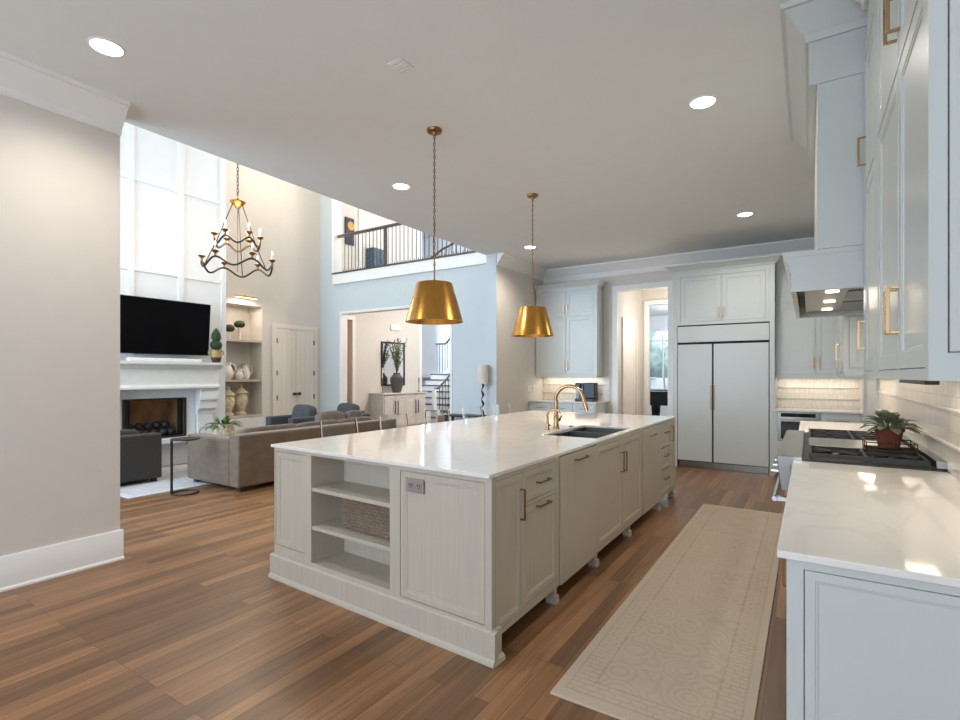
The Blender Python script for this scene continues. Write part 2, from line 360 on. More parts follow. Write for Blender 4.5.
class Fr:
    """a vertical face: axis it faces along, its plane, the way it faces; box in (along, height, outward)"""
    def __init__(s, ax, plane, sg): s.ax, s.p, s.sg = ax, plane, sg
    def box(s, mb, u0, u1, v0, v1, d0, d1):
        a, b = s.p+s.sg*d0, s.p+s.sg*d1
        return mb.box(a, b, u0, u1, v0, v1) if s.ax == 'x' else mb.box(u0, u1, a, b, v0, v1)
    def pt(s, u, v, d): return (s.p+s.sg*d, u, v) if s.ax == 'x' else (u, s.p+s.sg*d, v)
def shaker(F, u0, u1, v0, v1, name, m, parent, t=.02, fw=.055, rec=.008, bead=.008, bevel=.0012, d=0):
    """frame-and-panel front as one mesh: stepped rings so that it is one closed shell"""
    def ring(i, dep): return [(u0+i, v0+i, dep), (u1-i, v0+i, dep), (u1-i, v1-i, dep), (u0+i, v1-i, dep)]
    fw = min(fw, (u1-u0)*.28, (v1-v0)*.28)
    rings = [ring(0, d), ring(0, d+t), ring(fw, d+t), ring(fw+.001, d+t-rec*.45), ring(fw+bead, d+t-rec*.45), ring(fw+bead+.001, d+t-rec)]
    mb = MB(); vs = [F.pt(*p) for r in rings for p in r]; fs = []
    for i in range(len(rings)-1):
        for k in range(4): k2 = (k+1) % 4; fs.append((i*4+k, i*4+k2, (i+1)*4+k2, (i+1)*4+k))
    fs.append((20, 21, 22, 23)); fs.append((3, 2, 1, 0))
    # orient outward
    a, b2, c2 = (Vector(vs[i]) for i in fs[-2][:3]); nrm = (b2-a).cross(c2-b2)
    out = Vector((F.sg, 0, 0)) if F.ax == 'x' else Vector((0, F.sg, 0))
    if nrm.dot(out) < 0: fs = [f[::-1] for f in fs]
    mb.add(vs, fs)
    return mb.build(name, m, parent, bevel=bevel)
def slabfront(F, u0, u1, v0, v1, name, m, parent, t=.02, d=0):
    mb = MB(); F.box(mb, u0, u1, v0, v1, d, d+t); return mb.build(name, m, parent, bevel=.0015)
def pull(F, u, v, ln, parent, vert=True, d=.02, m='brassdark', w=.009, out=.032):
    mb = MB(); h = ln/2
    if vert:
        F.box(mb, u-w/2, u+w/2, v-h, v+h, d+out-w, d+out)
        for s_ in (-1, 1): F.box(mb, u-w/2, u+w/2, v+s_*(h-.004)-.004*1, v+s_*(h-.004)+.004, d, d+out-w)
    else:
        F.box(mb, u-h, u+h, v-w/2, v+w/2, d+out-w, d+out)
        for s_ in (-1, 1): F.box(mb, u+s_*(h-.004)-.004, u+s_*(h-.004)+.004, v-w/2, v+w/2, d, d+out-w)
    return mb.build('handle', m, parent, bevel=.001)
def face_frame(F, u0, u1, v0, v1, holes, name, m, parent, t=.02, d=0):
    """flat frame between door openings: built as a grid of cells minus the holes, as one welded mesh"""
    us = sorted({u0, u1} | {h[0] for h in holes} | {h[1] for h in holes}); vs_ = sorted({v0, v1} | {h[2] for h in holes} | {h[3] for h in holes})
    bm = bmesh.new(); cache = {}
    def V(u, v, dd):
        k = (round(u, 5), round(v, 5), dd)
        if k not in cache: cache[k] = bm.verts.new(F.pt(u, v, dd))
        return cache[k]
    solid = {}
    for i in range(len(us)-1):
        for j in range(len(vs_)-1):
            cu, cv = (us[i]+us[i+1])/2, (vs_[j]+vs_[j+1])/2
            solid[i, j] = not any(h[0] < cu < h[1] and h[2] < cv < h[3] for h in holes)
    for (i, j), s_ in solid.items():
        if not s_: continue
        a, b, c, e = us[i], us[i+1], vs_[j], vs_[j+1]
        bm.faces.new([V(a, c, d+t), V(b, c, d+t), V(b, e, d+t), V(a, e, d+t)]); bm.faces.new([V(a, e, d), V(b, e, d), V(b, c, d), V(a, c, d)])
        for (di, dj, p, q) in ((-1, 0, (a, c), (a, e)), (1, 0, (b, e), (b, c)), (0, -1, (b, c), (a, c)), (0, 1, (a, e), (b, e))):
            if not solid.get((i+di, j+dj), False): bm.faces.new([V(*p, d), V(*q, d), V(*q, d+t), V(*p, d+t)])
    bmesh.ops.recalc_face_normals(bm, faces=bm.faces)
    mb = MB(); bm.verts.index_update(); mb.add([v.co for v in bm.verts], [[v.index for v in f.verts] for f in bm.faces]); bm.free()
    return mb.build(name, m, parent)
CROWN = [(0, 0), (.012, 0), (.018, .03), (.035, .045), (.075, .105), (.09, .12), (.105, .12), (.11, .14), (0, .14)]   # (out, up)
def crown_poly(sc=1, h=None, flip=1):
    return [(o*sc*flip, u*sc if h is None else u*h/.14) for o, u in CROWN]
def crown_path(pts, sg, top, h, sc):
    # crown swept along a plan path with mitred corners; sg = +1: it projects to the left of the direction of travel reversed
    n = len(pts); P2 = [Vector((p[0], p[1], 0)) for p in pts]; nr = []
    for i in range(n-1):
        d = (P2[i+1]-P2[i]).normalized(); nr.append(Vector((-d.y, d.x, 0))*sg)
    mit = []
    for i in range(n):
        if i == 0: mit.append(nr[0])
        elif i == n-1: mit.append(nr[-1])
        else:
            m_ = (nr[i-1]+nr[i]).normalized(); mit.append(m_/max(.2, m_.dot(nr[i])))
    mb = MB(); k = len(CROWN); vs = []
    for i in range(n):
        for o, u in CROWN: vs.append(P2[i]+mit[i]*o*sc+Vector((0, 0, top-h+u*h/.14)))
    fs = [(i*k+j, i*k+(j+1) % k, (i+1)*k+(j+1) % k, (i+1)*k+j) for i in range(n-1) for j in range(k)]
    fs += [tuple(range(k))[::-1], tuple(range((n-1)*k, n*k))]
    if sg > 0: fs = [f[::-1] for f in fs]
    return mb.add(vs, fs)
# ------------------------------------------------------------------ the setting
CE = 3.475
SB('floor', 'floor', (-12.2, 1, -3.6, 17, -.1, 0))
SB('ground', 'bushes', (-14, 4, 17, 30, -.3, -.1))
SB('ceiling', 'ceil', (-4.68, .72, -3.35, 9.4, CE, CE+.085))
SB('ceiling_great_room', 'ceil', (-12.2, -2.9, -1.3, 14.2, 6.2, 6.3))
SB('wall_left', 'wall', (-4.68, -4.465, -3.35, 1.803, 0, CE))
SB('wall_upper', 'wall', (-4.68, -4.55, -1.3, 7.65, CE+.086, 6.2))
def wall_holes(name, m, F, u0, u1, v0, v1, holes, t): return struct(face_frame(F, u0, u1, v0, v1, holes, name, m, None, t=t))
wall_holes('wall_great_room_west', 'wall', Fr('x', -9.4, 1), -1.15, 7.5, 0, 6.2, [(5.1, 6.083, .6, 2.74)], .4)
SB('wall_niche_back', 'wall', (-9.45, -9.4, 5.0, 6.2, .5, 2.85))
wall_holes('wall_foyer_west', 'wall', Fr('x', -9.12, 1), 7.65, 10.9, 0, 6.2, [(8.05, 8.42, 0, 2.70)], .12)
wall_holes('wall_hall', 'wall_daylit', Fr('y', 7.65, -1), -9.4, -4.63, 0, 6.2, [(-8.34, -5.46, 0, 2.72), (-8.53, -4.6, 3.55, 6.3)], .15)
SB('wall_nook', 'wall', (-4.65, -4.46, 7.44, 9.25, 0, CE))
wall_holes('wall_back', 'wall', Fr('y', 9.4, -1), -4.63, .72, 0, CE, [(-2.945, -2.06, 0, 2.95)], .15)
SB('wall_right', 'wall', (.6, .72, -3.35, 9.25, 0, CE))
wall_holes('wall_front', 'wall', Fr('y', -3.35, 1), -4.63, .72, 0, CE, [(-3.95, .15, .6, 2.9)], .15)
wall_holes('wall_great_room_front', 'wall', Fr('y', -1.15, 1), -9.4, -4.63, 0, 6.2, [(-8.6, -5.1, .6, 5.4)], .15)
# far rooms
SB('floor_upper', 'trimw', (-9, -4.63, 7.65, 10.9, 3.36, 3.55), (-4.63, -3.1, 9.4, 10.9, 3.36, 3.55))
SB('wall_foyer_east', 'wall', (-3.1, -2.95, 9.4, 10.9, 0, 6.2), (-5.4, -3.1, 10.9, 11.02, 0, 6.2), (-5.4, -5.3, 11.02, 14.15, 3.3, 6.2))
SB('wall_upper_east', 'wall', (-3.1, -2.95, 7.65, 9.4, 3.56, 6.2))
SB('wall_upper_return', 'wall', (-4.63, -2.95, 7.5, 7.65, 3.56, 6.2))
SB('wall_stair_back', 'panelw', (-12.1, -5.4, 14.0, 14.15, 0, 6.2))
SB('wall_stair_west', 'panelw', (-12.2, -12.1, 10.8, 14.15, 0, 6.2))
SB('wall_stair_return', 'panelw', (-12.1, -9.0, 10.9, 11.0, 0, 6.2))
SB('wall_powder_room', 'wallglow', (-10.9, -10.8, 7.7, 9.6, 0, 2.9), (-10.9, -9.12, 9.6, 9.7, 0, 2.9), (-10.9, -9.4, 7.6, 7.7, 0, 2.9), (-10.9, -9.12, 7.6, 9.7, 2.9, 3.0))
SB('wall_hallway_east', 'wall', (-1.55, -1.45, 9.4, 10.9, 0, 3.3))
SB('ceiling_hallway', 'ceil', (-3.1, -1.4, 9.4, 10.9, 3.3, 3.4))
wall_holes('wall_hallway_end', 'wall', Fr('y', 10.9, -1), -2.95, -1.45, 0, 3.3, [(-2.79, -1.7, 0, 2.86)], .12)
SB('wall_piano_room', 'wall', (-5.4, -5.3, 10.9, 16, 0, 3.2), (-.6, -.5, 10.9, 16, 0, 3.2), (-1.55, -.5, 10.9, 11.0, 0, 3.2))
SB('ceiling_piano_room', 'ceil', (-5.4, -.5, 10.9, 16.1, 3.2, 3.3))
wall_holes('wall_piano_window', 'trimw', Fr('y', 16.12, -1), -5.4, -.5, 0, 3.2, [(-4.75, -2.7, .55, 2.80)], .12)

def window(name, F, u0, u1, v0, v1, cols, rows, m='trimw', fw=.06, bw=.035, depth=.06, pane=True, d=.02):
    o = bpy.data.objects.new(name, None); COL.objects.link(o); struct(o); ORG[o.name] = Vector((0, 0, 0))
    us = [u0+(u1-u0)*i/cols for i in range(cols+1)]; vs = rows if isinstance(rows, list) else [v0+(v1-v0)*i/rows for i in range(rows+1)]
    holes = [(us[i]+(fw if i == 0 else bw/2), us[i+1]-(fw if i == cols-1 else bw/2), vs[j]+(fw if j == 0 else bw/2), vs[j+1]-(fw if j == len(vs)-2 else bw/2)) for i in range(cols) for j in range(len(vs)-1)]
    face_frame(F, u0, u1, v0, v1, holes, 'window_frame', m, o, t=depth, d=d)
    if pane:
        b = MB(); F.box(b, u0+.02, u1-.02, v0+.02, v1-.02, d+depth*.4, d+depth*.5); b.build('pane', 'glass', o)
    return o
window('window_1', Fr('y', 16.1, -1), -4.75, -2.7, .55, 2.80, 2, [.55, 2.45, 2.80])
window('window_2', Fr('y', -3.33, 1), -3.95, .15, .6, 2.9, 4, 2, pane=False)
window('window_3', Fr('y', -1.13, 1), -8.6, -5.1, .6, 5.4, 3, 3, pane=False)

# trims
def trim(name, m, mb, bevel=0): return struct(mb.build(name, m, bevel=bevel))
def base_poly(h, t, sg, p):   # (out, z)
    return [(p, 0), (p+sg*(t+.014), 0), (p+sg*(t+.014), .012), (p+sg*t, .022), (p+sg*t, h-.012), (p+sg*(t-.008), h), (p, h)]
trim('baseboard_left', 'trimw', MB().prism(base_poly(.225, .022, 1, -4.465), 'y', -3.2, 1.818))
def crownrun(name, axis, a, b, p, sg, top=CE, sc=1.35, m='trimw'):
    mb = MB(); pl = [(p+sg*o*sc, top-.14*sc+u*sc) for o, u in CROWN]; mb.prism(pl, axis, a, b); return trim(name, m, mb)
crownrun('trim_crown_left', 'y', -3.2, 1.806, -4.465, 1, sc=1.5)
trim('trim_frieze_left', 'trimw', MB().box(-4.465, -4.453, -3.2, 1.80, CE-.215, CE-.188))
crownrun('trim_crown_back', 'x', -4.46, .6, 9.25, -1)
trim('trim_frieze_back', 'trimw', MB().box(-4.46, .6, 9.238, 9.25, CE-.235, CE-.19))
crownrun('trim_crown_nook', 'y', 7.44, 9.25, -4.46, 1)
crownrun('trim_crown_right', 'y', -3.2, 9.25, .6, -1)
trim('baseboard_nook', 'trimw', MB().prism(base_poly(.19, .02, 1, -4.46), 'y', 7.44, 8.58))
trim('trim_pier_daylit_face', 'wall_daylit', MB().box(-4.655, -4.455, 7.425, 7.44, 0, CE))  # wall end facing the windows, blue daylight tinted into its colour
def casing(name, F, u0, u1, v1, w=.095, t=.03, m='trimw', hole=True, d=0, liner=.16):
    o = face_frame(F, u0-w, u1+w, 0, v1+w, [(u0, u1, -1, v1)], name, m, None, t=t, d=d); return struct(o)
casing('trim_doorway', Fr('y', 9.25, -1), -2.945, -2.06, 2.95)
casing('trim_hallway_opening', Fr('y', 10.78, -1), -2.79, -1.7, 2.86, w=.085)
casing('trim_hall_opening', Fr('y', 7.5, -1), -8.34, -5.46, 2.72, w=.03, t=.012)
trim('trim_hall_reveal', 'trimw', MB().box(-8.339, -8.325, 7.49, 7.66, 0, 2.70).box(-5.475, -5.461, 7.49, 7.66, 0, 2.70).box(-8.339, -5.461, 7.49, 7.66, 2.70, 2.719))
casing('trim_powder_room_door', Fr('x', -9.0, 1), 8.05, 8.42, 2.70, w=.09)
trim('trim_balcony_fascia', 'trimw', MB().box(-8.55, -4.5, 7.45, 7.5, 3.34, 3.55))
trim('trim_balcony_jamb', 'trimw', MB().box(-8.56, -8.50, 7.44, 7.66, 3.55, 6.2))
trim('baseboard_hall', 'trimw', MB().box(-9, -8.37, 7.475, 7.5, 0, .19))
trim('baseboard_west', 'trimw', MB().box(-9, -8.975, 4.98, 6.25, 0, .19))
# chimney breast with panelling
wall_holes('wall_chimney', 'panelw', Fr('x', -9.0, 1), 2.77, 4.98, 0, 6.2, [(3.42, 4.315, .44, 1.05)], .6)
p = MB()
for a, b in ((2.77, 2.85), (3.485, 3.565), (4.2, 4.28), (4.905, 4.98)): p.box(-8.4, -8.372, a, b, 1.62, 6.2)
for a, b in ((1.62, 1.72), (2.96, 3.03), (4.30, 4.37), (5.6, 5.68)): p.box(-8.4, -8.374, 2.77, 4.98, a, b)
trim('trim_overmantel_panelling', 'panelw', p)
p = MB().box(-8.99, -8.965, 3.425, 4.31, .443, 1.066).box(-8.965, -8.42, 3.4225, 3.436, .443, 1.066).box(-8.965, -8.42, 4.299, 4.3125, .443, 1.066).box(-8.965, -8.42, 3.437, 4.298, .4425, .452).box(-8.965, -8.42, 3.437, 4.298, 1.04, 1.0665)
struct(p.build('wall_firebox', 'firebrick'))
# niche shelves (fixed boards of the built-in)
nb = thing('niche_shelf_unit', 'tall open wall niche with three taupe shelves beside the chimney breast', 'shelves', (-9.2, 5.6, .6))
for z, nm in ((.6, 'shelf'), (1.28, 'shelf'), (2.035, 'shelf')):
    MB().box(-9.398, -8.985, 5.102, 6.08, z+.002, z+.045).build(nm, 'shelf', nb, bevel=.003)
MB().box(-9.0, -8.93, 4.99, 6.09, .0, .59).build('base_panel', 'trimw', nb)
# double door of the great room
d = bpy.data.objects.new('door_1', None); COL.objects.link(d); struct(d); ORG['door_1'] = Vector((0, 0, 0)); d['label'] = 'pair of cream plank doors with round black knobs'
face_frame(Fr('x', -9.0, 1), 6.31, 7.395, 0, 2.44, [(6.395, 7.31, -1, 2.355)], 'casing', 'doorp', d, t=.035)
for u0, u1, kx in ((6.397, 6.851, 6.80), (6.855, 7.308, 6.905)):
    lf = MB(); k = 4; wv = (u1-u0)/k
    for i in range(k): lf.box(-8.998, -8.975, u0+wv*i+.0012, u0+wv*(i+1)-.0012, .01, 2.35)
    leafo = lf.build('leaf', 'doorp', d)
    MB().lathe([(.028, 0), (.028, .006), (.012, .01), (.012, .035), (.03, .045), (.034, .06), (.025, .075), (0, .08)], (-8.975, kx, 1.02), 16, 'x').build('knob', 'black', leafo)
    hy = u0 if kx < 6.85 and u0 < 6.5 else u1
    for hz in (.35, .95, 1.45, 2.1): MB().box(-8.976, -8.962, hy-.012, hy+.012, hz-.05, hz+.05).build('hinge', 'bronze', leafo)
# hallway side door
d = bpy.data.objects.new('door_2', None); COL.objects.link(d); struct(d); ORG['door_2'] = Vector((0, 0, 0))
face_frame(Fr('x', -2.95, 1), 9.48, 10.45, 0, 2.5, [(9.57, 10.36, -1, 2.41)], 'casing', 'doorp', d, t=.03)
shaker(Fr('x', -2.95, 1), 9.575, 10.355, .01, 2.405, 'leaf', 'doorp', d, t=.015, fw=.12)
# tile splashbacks with two slim projecting ledges
def splash(name, ax, F, u0, u1, v0, v1, ledges):
    mb = MB(); F.box(mb, u0, u1, v0, v1, 0, .012); o = struct(mb.build(name, ax))
    for z in ledges:
        t = MB(); F.box(t, u0, u1, z-.006, z+.006, .012, .026); struct(t.build('trim_tile_ledge', 'ceramic', bevel=.002))
splash('wall_splashback_right', 'tile_y', Fr('x', .6, -1), 1.64, 6.4, .932, 1.40, (1.075, 1.25))
splash('wall_splashback_back', 'tile_x', Fr('y', 8.87, -1), -.40, .598, .932, 1.385, (1.075, 1.23))
splash('wall_splashback_nook', 'tile_x', Fr('y', 9.25, -1), -4.458, -3.1, .932, 1.39, (1.075, 1.23))
SB('wall_nook_right_back', 'wall', (-.40, .6, 8.87, 9.25, 0, 3.1))
trim('trim_pantry_doorway', 'cab', MB().box(.575, .6, 6.5, 6.62, 0, 3.0).box(.575, .6, 7.9, 8.18, 0, 3.0).box(.575, .6, 6.5, 8.18, 2.5, 3.0))
shaker(Fr('x', .6, -1), 6.62, 7.9, .01, 2.5, 'door_3', 'cab', None, t=.01, fw=.12)['kind'] = 'structure'

# ------------------------------------------------------------------ island
def slab_hole(x0, x1, y0, y1, z0, z1, hx0, hx1, hy0, hy1):
    F = Fr('x', 0, 1); mb = MB(); xs = [x0, hx0, hx1, x1]; ys = [y0, hy0, hy1, y1]
    vs = [(x, y, z) for z in (z0, z1) for y in ys for x in xs]; I = lambda i, j, k: k*16+j*4+i; fs = []
    for j in range(3):
        for i in range(3):
            if i == 1 and j == 1: continue
            fs.append((I(i, j, 1), I(i+1, j, 1), I(i+1, j+1, 1), I(i, j+1, 1))); fs.append((I(i, j+1, 0), I(i+1, j+1, 0), I(i+1, j, 0), I(i, j, 0)))
    for i in range(3):
        fs.append((I(i, 0, 0), I(i+1, 0, 0), I(i+1, 0, 1), I(i, 0, 1))); fs.append((I(i+1, 3, 0), I(i, 3, 0), I(i, 3, 1), I(i+1, 3, 1)))
        fs.append((I(0, i+1, 0), I(0, i, 0), I(0, i, 1), I(0, i+1, 1))); fs.append((I(3, i, 0), I(3, i+1, 0), I(3, i+1, 1), I(3, i, 1)))
    fs.append((I(1, 1, 0), I(1, 1, 1), I(2, 1, 1), I(2, 1, 0))); fs.append((I(2, 2, 0), I(2, 2, 1), I(1, 2, 1), I(1, 2, 0)))
    fs.append((I(1, 2, 0), I(1, 2, 1), I(1, 1, 1), I(1, 1, 0))); fs.append((I(2, 1, 0), I(2, 1, 1), I(2, 2, 1), I(2, 2, 0)))
    return mb.add(vs, fs)
ic = slab_hole(-3.18, -1.308, 2.114, 6.25, .909, .930, -1.83, -1.37, 3.77, 4.72); ic.v = [(x, y+(.055*(-1.308-x) if y < 2.2 else 0), z) for x, y, z in ic.v]; ic = ic.build('island_countertop', 'quartz', bevel=.003)
tag(ic, 'glossy white stone slab on top of the long kitchen island', 'countertop')

e = thing('island_bookcase_cabinet', 'limed oak open-shelf cabinet forming the near end of the island', 'cabinet', (-2.17, 2.3, 0))
b = MB()
b.box(-3.03, -2.645, 2.15, 2.41, .15, .885).box(-1.965, -1.35, 2.15, 2.41, .15, .885).box(-2.645, -1.965, 2.15, 2.41, .868, .885).box(-2.645, -1.965, 2.15, 2.41, .15, .185).box(-2.645, -1.965, 2.40, 2.41, .185, .868)
b.build('body', 'island', e)
FE = Fr('y', 2.15, -1)
face_frame(FE, -3.035, -1.305, .15, .885, [(-3.022, -2.708, .228, .862), (-2.645, -1.965, .187, .868), (-1.89, -1.343, .172, .862)], 'face_frame', 'island', e, t=.02)
shaker(FE, -3.019, -2.711, .231, .859, 'end_panel', 'island', e, t=.018, fw=.03, bead=.012)
bp_ = shaker(FE, -1.887, -1.346, .175, .859, 'end_panel', 'island', e, t=.018, fw=.03, bead=.012)
ou = MB(); FE.box(ou, -1.845, -1.722, .752, .826, .012, .022)
ou = lab(ou.build('outlet', 'plate', bp_, bevel=.002), 'grey two-socket outlet plate')
for cx in (-1.812, -1.755):
    so = MB(); FE.box(so, cx-.018, cx+.018, .773, .805, .022, .0245); FE.box(so, cx-.0095, cx-.0045, .787, .800, .0245, .0252); FE.box(so, cx+.0045, cx+.0095, .787, .800, .0245, .0252); FE.box(so, cx-.003, cx+.003, .777, .783, .0245, .0252)
    so = so.build('socket', 'plate', ou); so.data.materials.append(M['black'])
    for p_ in so.data.polygons:
        if p_.index >= 6: p_.material_index = 1
for z in (.652, .408): MB().box(-2.643, -1.967, 2.135, 2.399, z-.012, z+.012).build('shelf', 'island', e, bevel=.001)
pl = MB()
pol = [(2.15, 0), (2.105, 0), (2.105, .012), (2.113, .024), (2.118, .03), (2.118, .15), (2.126, .158), (2.15, .158)]
pl.prism(pol, 'x', -3.07, -1.280)
pl.prism([(-1.31, .031), (-1.293, .031), (-1.293, .151), (-1.298, .159), (-1.31, .159)], 'y', 2.119, 2.20)
pl.prism([(-1.315, 0), (-1.277, 0), (-1.280, .02), (-1.292, .03), (-1.315, .03)], 'y', 2.121, 2.21)
pl.box(-3.065, -3.03, 2.12, 2.41, 0, .155)
pl.build('plinth', 'island', e)

FS = Fr('x', -1.33, 1)     # door faces end at X = -1.31
def foot(y, parent, w=.021):
    mb = MB(); mb.box(-1.365, -1.322, y-w, y+w, .045, .13)
    mb.prism([(y-w-.006, 0), (y+w+.006, 0), (y+w+.01, .015), (y+w+.002, .035), (y+w, .05), (y-w, .05), (y-w-.002, .035), (y-w-.01, .015)], 'x', -1.375, -1.308)
    return mb.build('foot', 'island', parent)
def unit(name, label, y0, y1, z0=.12, kick=True, cat='cabinet'):
    t = thing(name, label, cat, (-1.7, (y0+y1)/2, 0))
    mb = MB(); mb.box(-1.98, -1.332, y0+.001, y1-.001, z0, .70 if name == 'sink_cabinet' else .884)
    if name == 'sink_cabinet': mb.box(-1.36, -1.332, y0+.001, y1-.001, .70, .884)
    mb.build('body', 'island', t)
    MB().box(-1.98, -1.72, y0+.001, y1-.001, 0, z0).build('toe_kick', 'darkwood', t)
    return t
u = unit('drawer_cabinet', 'limed oak island cabinet with a drawer over one door, nearest the bookcase end', 2.452, 2.945)
face_frame(FS, 2.155, 2.945, .10, .884, [(2.175, 2.455, .125, .865), (2.49, 2.905, .695, .865), (2.49, 2.905, .15, .675)], 'face_frame', 'island', u)
dd = shaker(FS, 2.178, 2.452, .128, .862, 'door', 'island', u, fw=.035, bead=.01); pull(FS, 2.437, .70, .165, dd)
dd = shaker(FS, 2.493, 2.902, .698, .862, 'drawer', 'island', u, fw=.03, bead=.01); pull(FS, 2.70, .782, .15, dd, False)
dd = shaker(FS, 2.493, 2.902, .153, .672, 'door', 'island', u, fw=.035, bead=.01); pull(FS, 2.70, .650, .15, dd, False)
foot(2.915, u)
u = unit('dishwasher', 'panel-front dishwasher in the island between the drawer cabinet and the sink cabinet', 2.95, 3.605, cat='dishwasher')
dd = slabfront(FS, 2.956, 3.60, .10, .878, 'door', 'island', u, t=.03); pull(FS, 3.27, .835, .20, dd, False, d=.03)
u = unit('sink_cabinet', 'limed oak two-door island cabinet under the sink', 3.61, 4.845)
face_frame(FS, 3.61, 4.845, .10, .884, [(3.64, 4.815, .125, .862)], 'face_frame', 'island', u)
for a, b2, h in ((3.643, 4.226, 4.19), (4.230, 4.812, 4.265)):
    dd = shaker(FS, a, b2, .128, .859, 'door', 'island', u, fw=.04, bead=.01); pull(FS, h, .675, .16, dd)
foot(3.64, u); foot(4.47, u)
u = unit('pull_out_cabinet', 'limed oak tall-panel pull-out island cabinet beyond the sink cabinet', 4.85, 5.53)
dd = slabfront(FS, 4.86, 5.52, .10, .878, 'pull_out_front', 'island', u, t=.026); pull(FS, 5.17, .80, .2, dd, False, d=.026)
foot(5.50, u)
u = unit('three_drawer_cabinet', 'limed oak island cabinet with three drawers at the end nearest the refrigerator', 5.535, 6.24)
face_frame(FS, 5.535, 6.24, .10, .884, [(5.565, 5.985, .125, .865), (6.005, 6.21, .125, .865)], 'face_frame', 'island', u)
for z0, z1 in ((.128, .38), (.39, .61), (.62, .862)):
    dd = shaker(FS, 5.568, 5.982, z0, z1, 'drawer', 'island', u, fw=.03); pull(FS, 5.775, z0+(z1-z0)*.62, .15, dd, False)
dd = shaker(FS, 6.008, 6.207, .128, .862, 'door', 'island', u, fw=.03); pull(FS, 6.03, .735, .17, dd)
foot(6.21, u, .03)
bp_ = tag(MB().box(-2.78, -2.745, 2.53, 6.24, 0, .884).build('island_seating_panel', 'island'), 'limed oak back panel of the island facing the clear stools', 'panel')

# sink
sk = thing('kitchen_sink', 'steel undermount double sink set into the island top', 'sink', (-1.6, 4.29, .70))
for y0, y1 in ((3.775, 4.335), (4.355, 4.715)):
    mb = MB(); x0, x1, zb, zt = -1.825, -1.375, .715, .884; th = .006
    mb.box(x0, x1, y0, y1, zb, zb+th).box(x0, x0+th, y0, y1, zb, zt).box(x1-th, x1, y0, y1, zb, zt).box(x0, x1, y0, y0+th, zb, zt).box(x0, x1, y1-th, y1, zb, zt)
    bo = mb.build('bowl', 'sinksteel', sk)
    MB().lathe([(.045, 0), (.045, .004), (.03, .006), (.012, .002)], (-1.6, (y0+y1)/2, zb+th), 20).build('drain', 'chrome', bo)
MB().box(-1.825, -1.375, 4.33, 4.36, .84, .872).build('divider', 'sinksteel', sk, bevel=.006)
def arc(c, r, a0, a1, n, ax=(1, 0, 0)):
    ax = Vector(ax); return [Vector(c)+ax*r*math.cos(R(a0+(a1-a0)*i/n))+Vector((0, 0, 1))*r*math.sin(R(a0+(a1-a0)*i/n)) for i in range(n+1)]
fx, fy = -1.91, 4.23
f = thing('kitchen_faucet', 'tall champagne bronze gooseneck faucet behind the island sink', 'faucet', (fx, fy, .915))
MB().lathe([(.031, .915), (.031, .925), (.024, .93), (.023, 1.03), (.019, 1.04), (.0165, 1.05)], (fx, fy, 0), 24).build('base', 'champagne', f)
pts = [Vector((fx, fy, 1.04)), Vector((fx, fy, 1.12)), Vector((fx, fy, 1.175))] + arc((fx+.125, fy, 1.178), .125, 180, 12, 16, (1, .12, 0))
pts.append(pts[-1]+(pts[-1]-pts[-2])*2.2)
MB().tube(pts, .0165, 14).build('spout', 'champagne', f)
dv = (pts[-1]-pts[-2]).normalized(); MB().tube([pts[-1]-dv*.005, pts[-1]+dv*.05, pts[-1]+dv*.052, pts[-1]+dv*.075], [.0185, .02, .016, .016], 14).build('spray_head', 'champagne', f)
MB().tube([(fx, fy+.02, .99), (fx+.012, fy+.05, .995)], .012, 12).tube([(fx+.01, fy+.045, .995), (fx+.02, fy+.075, 1.03)], [.008, .006], 10).build('lever', 'bronze', f)
fx, fy = -1.93, 4.09
f = thing('water_filter_tap', 'small champagne bronze filtered-water tap beside the tall gooseneck faucet', 'faucet', (fx, fy, .915))
MB().lathe([(.022, .915), (.022, .922), (.016, .926), (.015, .98), (.010, .985)], (fx, fy, 0), 20).build('base', 'champagne', f)
pts = [Vector((fx, fy, .98)), Vector((fx, fy, 1.03))] + arc((fx+.062, fy, 1.04), .062, 180, 25, 12, (1, .12, 0))
MB().tube(pts, .0095, 12).build('spout', 'champagne', f)
MB().tube([(fx, fy+.012, .955), (fx+.004, fy+.04, .958)], .007, 10).build('lever', 'bronze', f)
tag(centre(MB().lathe([(.02, .915), (.02, .92), (.014, .924), (.0, .925)], (-1.87, 4.47, 0), 20).build('air_switch_button', 'bronze'), (-1.87, 4.47, .915)), 'small round bronze air-switch button on the stone beside the sink', 'button')

# wicker basket in the bookcase
bk = thing('wicker_basket', 'grey woven wicker basket on the middle shelf of the island', 'basket', (-2.22, 2.3, .42))
x0, x1, y0, y1, z0, z1 = -2.48, -2.03, 2.215, 2.405, .421, .628
mb = MB(); rows = 10
for r_ in range(rows):
    z = z0+.014+(z1-z0-.028)*r_/(rows-1); g = .93+.07*r_/rows; cx, cy = (x0+x1)/2, (y0+y1)/2; hx, hy = (x1-x0)/2*g-.01, (y1-y0)/2*g-.01
    loop = []
    nx, ny = 18, 11
    for i in range(nx): loop.append((-hx+2*hx*i/nx, -hy, 0, -1))
    for i in range(ny): loop.append((hx, -hy+2*hy*i/ny, 1, 0))
    for i in range(nx): loop.append((hx-2*hx*i/nx, hy, 0, 1))
    for i in range(ny): loop.append((-hx, hy-2*hy*i/ny, -1, 0))
    mb.tube([(cx+a+(nx_*.006*(1 if (k+r_) % 2 else -1)), cy+b3+(ny_*.006*(1 if (k+r_) % 2 else -1)), z) for k, (a, b3, nx_, ny_) in enumerate(loop)], .0112, 6, closed=True)
mb.build('weave', 'wicker', bk)
MB().box(x0+.02, x1-.02, y0+.02, y1-.02, z0, z0+.015).build('base', 'wicker', bk)
